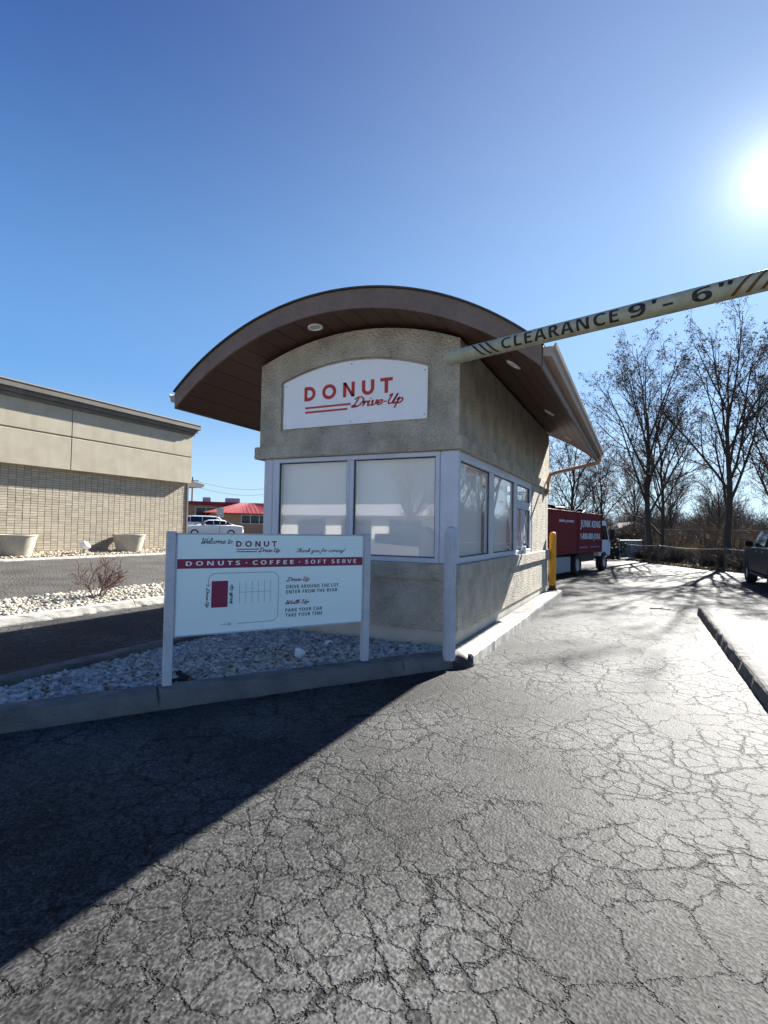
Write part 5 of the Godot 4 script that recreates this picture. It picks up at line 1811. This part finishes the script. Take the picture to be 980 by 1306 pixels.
func woods() -> void:
	var a := thing("bare_tree", "tall bare tree behind the gate, several trunks, some dead leaves", "tree", P(0.62, -0.1, 34.0), 0.4)
	tree_into(a, 101, 13.5, 0.175, VASE, 0.42, M.bark, M.dead_leaf)
	var b := thing("bare_tree", "tallest bare tree, right of the gate, dark leaves at its top", "tree", P(4.3, -0.1, 33.4), 2.0)
	tree_into(b, 202, 13.7, 0.185, VASE, 0.45, M.bark, M.dead_leaf)
	var c := thing("bare_tree", "bare tree at the right edge, above the dark pickup", "tree", P(6.3, -0.1, 32.8), 1.1)
	var wide := VASE.duplicate()
	wide.open = 58.0
	wide.low = 0.22
	tree_into(c, 303, 11.4, 0.16, wide, 0.3, M.bark, M.dead_leaf)
	# second trunks that rise beside the first two
	copy(c, "bare_tree", Transform3D(Basis(UP, 3.6).scaled(Vector3(0.8, 0.86, 0.8)), P(1.25, -0.1, 34.9)), "slender bare tree close beside the gate tree's right side")
	copy(b, "bare_tree", Transform3D(Basis(UP, 4.2).scaled(Vector3(0.74, 0.74, 0.74)), P(9.2, -0.1, 33.0)), "bare tree beyond the right edge, past the pickup")
	copy(c, "bare_tree", Transform3D(Basis(UP, 0.7).scaled(Vector3(0.95, 0.9, 0.95)), P(-4.6, -0.1, 42.0)), "bare tree whose crown shows just under the booth's downspout")
	copy(b, "bare_tree", Transform3D(Basis(UP, 5.2).scaled(Vector3(0.66, 0.62, 0.66)), P(-2.6, -0.1, 43.0)), "smaller bare tree directly behind the truck's cab")
	copy(a, "bare_tree", Transform3D(Basis(UP, 1.2).scaled(Vector3(0.66, 0.66, 0.66)), P(-7.4, -0.1, 44.0)), "bare tree mostly hidden behind the booth's rear corner")
	# thin trees further back
	var spots := [[-0.3, 52.0, .66, 0.2], [2.6, 55.0, .62, 1.9], [5.8, 50.0, .7, 3.3], [9.0, 47.0, .7, 4.4], [15.5, 40.0, .8, 0.9], [-5.2, 58.0, .6, 2.2]]
	var where := ["left of the gate tree", "between the two tall trees", "right of the tallest tree", "behind the pickup", "farthest right, second row", "behind the truck"]
	for i in spots.size():
		var s: Array = spots[i]
		copy([a, b, c][i % 3], "bare_tree", Transform3D(Basis(UP, s[3]).scaled(Vector3.ONE * s[2]), P(s[0], -0.1, s[1])), "thin bare background tree standing " + where[i])
	# brush: twiggy thicket, straw grass and dark evergreen mass
	rng.seed = 50
	var kinds := [twig_bush(61, 1.6, 1.3, 18, 0.016).mesh(), twig_bush(62, 1.3, 1.6, 22, 0.014).mesh()]
	for k in 2:
		var w: Array[Transform3D] = []
		var tint := PackedColorArray()
		for i in 210:
			var x := rng.randf_range(-8, 26)
			var z := rng.randf_range(37.5, 66) if i % 3 else rng.randf_range(47, 70)
			if x > 3: z -= 4.0
			w.append(Transform3D(Basis(UP, rng.randf() * TAU).scaled(Vector3(1, rng.randf_range(0.7, 1.3), 1) * rng.randf_range(0.8, 1.7)), P(x, -0.05, z)))
			var c0 := Vector3(.06, .045, .035).lerp(Vector3(.15, .11, .075), rng.randf())
			tint.append(Color(c0.x, c0.y, c0.z))
		scatter("brush", kinds[k], M.brush_twig, w, tint)
	# grey-brown wood beyond, one mass of bare crowns
	var w3: Array[Transform3D] = []
	var t3 := PackedColorArray()
	for i in 170:
		var az := lerpf(-0.24, 0.62, rng.randf())
		var dd := rng.randf_range(62, 120)
		var sc := rng.randf_range(1.8, 3.4)
		w3.append(Transform3D(Basis(UP, rng.randf() * TAU).scaled(Vector3(sc, sc * rng.randf_range(0.9, 1.4), sc)), P(sin(az) * dd, -0.3, cos(az) * dd)))
		var c0 := Vector3(.075, .062, .052).lerp(Vector3(.14, .12, .10), rng.randf())
		t3.append(Color(c0.x, c0.y, c0.z))
	scatter("distant_woods", twig_bush(78, 1.6, 0.9, 20, 0.02).mesh(), M.brush_twig, w3, t3)
	# low thicket right behind the cable
	var w2: Array[Transform3D] = []
	var t2 := PackedColorArray()
	for i in 130:
		var f := rng.randf()
		var e := edge(f) + Vector2(rng.randf_range(0.4, 2.6) * 0.7, rng.randf_range(0.5, 2.8))
		w2.append(Transform3D(Basis(UP, rng.randf() * TAU).scaled(Vector3.ONE * rng.randf_range(0.35, 0.75)), P(e.x, -0.02, e.y)))
		var c0 := Vector3(.03, .024, .02).lerp(Vector3(.08, .06, .045), rng.randf())
		t2.append(Color(c0.x, c0.y, c0.z))
	scatter("brush", kinds[1], M.brush_twig, w2, t2)
	# fallen leaves heaped along the edge
	var lw: Array[Transform3D] = []
	var lt := PackedColorArray()
	var lm := MB.new()
	lm.tri(Vector3(-.05, 0, 0), Vector3(.02, .012, .035), Vector3(.07, 0, 0))
	lm.tri(Vector3(-.05, 0, 0), Vector3(.07, 0, 0), Vector3(.01, .015, -.035))
	for i in 5200:
		var e := edge(rng.randf()) + Vector2(rng.randf_range(-0.15, 2.6), rng.randf_range(-0.2, 3.2)) * pow(rng.randf(), 1.3)
		lw.append(Transform3D(Basis.from_euler(Vector3(rng.randf_range(-.6, .6), rng.randf() * TAU, rng.randf_range(-.6, .6))).scaled(Vector3.ONE * rng.randf_range(.8, 1.8)), P(e.x, 0.02 + rng.randf() * 0.07, e.y)))
		var c0 := Vector3(.07, .045, .025).lerp(Vector3(.26, .19, .12), rng.randf())
		lt.append(Color(c0.x, c0.y, c0.z))
	scatter("fallen_leaves", lm.mesh(), M.straw, lw, lt)
	# straw-coloured tall grass
	var gm := MB.new()
	for i in 46:
		var o := Vector3(rng.randf_range(-.4, .4), 0, rng.randf_range(-.4, .4))
		var d := Vector3(rng.randf_range(-.35, .35), 1, rng.randf_range(-.35, .35)) * rng.randf_range(.45, 1.0)
		var s := Vector3(rng.randf_range(-1, 1), 0, rng.randf_range(-1, 1)).normalized() * 0.014
		gm.tri(o - s, o + s, o + d)
	var gw: Array[Transform3D] = []
	var gt := PackedColorArray()
	for i in 420:
		gw.append(Transform3D(Basis(UP, rng.randf() * TAU).scaled(Vector3.ONE * rng.randf_range(.8, 1.4)), P(rng.randf_range(0.8, 9.0), -0.05, rng.randf_range(36.5, 43.0))))
		var c0 := Vector3(.22, .165, .09).lerp(Vector3(.40, .32, .19), rng.randf())
		gt.append(Color(c0.x, c0.y, c0.z))
	scatter("dry_grass", gm.mesh(), M.straw, gw, gt)
	# dark evergreen shrubs between truck and gate
	var em := MB.new()
	for i in 900:
		var u := Vector3(rng.randf_range(-1, 1), rng.randf_range(-1, 1), rng.randf_range(-1, 1))
		if u.length() > 1.0: continue
		var o := Vector3(u.x * 0.85, 0.72 + u.y * 0.72, u.z * 0.85) * lerpf(0.75, 1.0, rng.randf())
		var d := Vector3(rng.randf_range(-1, 1), rng.randf_range(-.4, 1), rng.randf_range(-1, 1)).normalized() * 0.13
		var s := d.cross(Vector3(rng.randf_range(-1, 1), rng.randf_range(-1, 1), rng.randf_range(-1, 1))).normalized() * 0.05
		em.tri(o - s, o + s, o + d)
		em.tri(o - s * 0.6 + d * 0.2, o + d * 0.9 + s, o + s * 0.4)
	var en := ["dark evergreen shrub nearest the truck's cab", "dark evergreen shrub in the middle of the row by the gate", "dark evergreen shrub just left of the gate", "dark evergreen shrub hidden behind the truck's box", "dark evergreen shrub under the tallest tree, behind the cable"]
	var es := [[-1.5, 33.8, 1.15], [-0.75, 36.6, 1.25], [-2.6, 36.0, 1.2], [-3.6, 34.5, 1.2], [5.6, 30.6, 0.85]]
	em_mat = plain(.022, .028, .016, 0.85)
	for i in es.size():
		var s := thing("evergreen_shrub", en[i], "shrub", P(es[i][0], -0.05, es[i][1]), i * 1.3, "dark evergreen shrubs behind the lot")
		s.scale = Vector3.ONE * float(es[i][2])
		var l := put("leaves", em, em_mat, s, false)
		l.set_meta("kind", "stuff")
	# far house, gable towards the lot
	var h := thing("far_house", "far tan house with a white-trimmed gable, half hidden by brush", "house", P(-0.5, 0.2, 62), 0.35)
	h.scale = Vector3.ONE * 0.55
	var mb := MB.new()
	mb.prism(V([-3.6, -0.5, 3.6, -0.5, 3.6, 2.9, 0, 4.5, -3.6, 2.9]), Vector3(0, 0, -9), Vector3.RIGHT, UP, Vector3(0, 0, 9))
	put("wall", mb, M.tan_wall, h, false)
	mb = MB.new()
	for s: float in [-1.0, 1.0]: mb.prism(V([0, 4.55, s * 4.1, 2.72, s * 4.1, 2.87, 0, 4.70]), Vector3(0, 0, -9.3), Vector3.RIGHT, UP, Vector3(0, 0, 9.6))
	put("roof", mb, M.dull_roof, h, false)
	mb = MB.new()
	for s: float in [-1.0, 1.0]: mb.prism(V([0, 4.50, s * 4.12, 2.66, s * 4.12, 2.88, 0, 4.72]), Vector3(0, 0, 0.3), Vector3.RIGHT, UP, Vector3(0, 0, 0.05))
	put("gable_trim", mb, M.trim_white, h, false)
	mb = MB.new()
	mb.span(Vector3(-1.0, 0.9, 0), Vector3(1.0, 2.2, 0.05), 0.01)
	var fw := put("window", mb, M.trim_white, h, false)
	mb = MB.new()
	mb.span(Vector3(-0.9, 1.0, 0.04), Vector3(0.9, 2.1, 0.06))
	put("pane", mb, M.car_glass, fw, false)
	# rail fence in the field with a red cloth on it
	var rf := thing("rail_fence", "pale far rail fence crossing the brush behind the dry grass", "fence", P(5, 0, 47))
	mb = MB.new()
	mb.rod(P(0.5, 1.95, 48.5), P(18.0, 1.9, 43.0), 0.035, 5)
	mb.rod(P(0.5, 1.15, 48.5), P(18.0, 1.1, 43.0), 0.035, 5)
	put("rail", mb, M.concrete, rf)
	for i in 8:
		mb = MB.new()
		mb.rod(P(lerpf(.5, 18, i / 7.0), -0.2, lerpf(48.5, 43, i / 7.0)), P(lerpf(.5, 18, i / 7.0), 2.0, lerpf(48.5, 43, i / 7.0)), 0.05, 6)
		put("post", mb, M.concrete, rf)
	mb = MB.new()
	var cf := noise(4, 1.2, 2)
	for i in 6:
		for j in 6:
			var q: Array[Vector3] = []
			for e in [[0, 0], [1, 0], [1, 1], [0, 1]]:
				var u: float = (i + e[0]) / 6.0
				var v: float = (j + e[1]) / 6.0
				q.append(P(4.3 + u * 0.75, 1.95 - v * 0.85, 47.15 - u * 0.24 + 0.18 * cf.get_noise_2d(u * 3.0, v * 2.0) * v))
			mb.quad(q[0], q[3], q[2], q[1])
	tag(put("red_cloth", mb, M.red_cloth), "red cloth hanging from the far rail fence between the tall trees", "cloth")

var em_mat: StandardMaterial3D

func edge(f: float) -> Vector2:   # the lot's far edge
	var pts := [Vector2(-2.0, 34.8), Vector2(-0.8, 34.4), Vector2(0.7, 31.0), Vector2(2.6, 27.4), Vector2(4.6, 25.6), Vector2(9.0, 23.6), Vector2(16, 21.2)]
	var x := f * (pts.size() - 1)
	var i := mini(int(x), pts.size() - 2)
	return (pts[i] as Vector2).lerp(pts[i + 1], x - i)

# ------------------------------------------------------------------ behind the driver: what the booth's windows mirror
func across_the_road() -> void:
	var g := 0.0
	var b := thing("storefront", "white flat-roofed shop with a blue fascia, mirrored in the booth's windows", "building", P(-12, g, -30))
	var mb := MB.new()
	mb.span(Vector3(-20, -0.5, 0), Vector3(26, 3.6, 10))
	put("wall", mb, M.trim_white, b, false)
	mb = MB.new()
	mb.span(Vector3(-20.3, 2.7, -1.6), Vector3(26.3, 3.7, 10.3), 0.03)
	put("fascia", mb, M.aluminium, b, false)
	for k in 9:
		var x := -18.0 + k * 4.9
		mb = MB.new()
		mb.span(Vector3(x, 0.5, -0.05), Vector3(x + 3.2, 2.4, 0.0), 0.01)
		var f := put("window", mb, M.galv, b, false)
		mb = MB.new()
		mb.span(Vector3(x + 0.08, 0.58, -0.07), Vector3(x + 3.12, 2.32, -0.045))
		put("pane", mb, M.car_glass, f, false)
	var t := thing("bare_tree", "bare tree in front of the white shop, seen only in the windows", "tree", P(-9, 0, -24), 0.0)
	var spec := VASE.duplicate()
	spec.deep = 4
	tree_into(t, 404, 8.0, 0.2, spec, 0.0, M.bark, M.dead_leaf)
	copy(t, "bare_tree", Transform3D(Basis(UP, 2.0), P(-16, 0, -25)), "second bare tree before the white shop, left in the windows")
	sedan("sedan", "white saloon parked before the white shop, mirrored in the windows", P(-6, 0, -21), 0.1)
	pickup("pickup_truck", "dark pickup parked before the white shop, mirrored in the windows", P(-13.5, 0, -20.5), PI, M.dark_car, false)
	var up := thing("utility_pole", "wooden utility pole before the white shop, mirrored in the windows", "utility pole", P(-10.5, 0, -16))
	mb = MB.new()
	mb.rod(Vector3(0, -0.5, 0), Vector3(0, 9, 0), 0.14, 8, 0.10)
	put("pole", mb, M.wood_pole, up, false)
	mb = MB.new()
	mb.box(Vector3(0, 8.2, 0), Vector3(2.2, 0.12, 0.1), 0.01)
	put("cross_arm", mb, M.wood_pole, up, false)
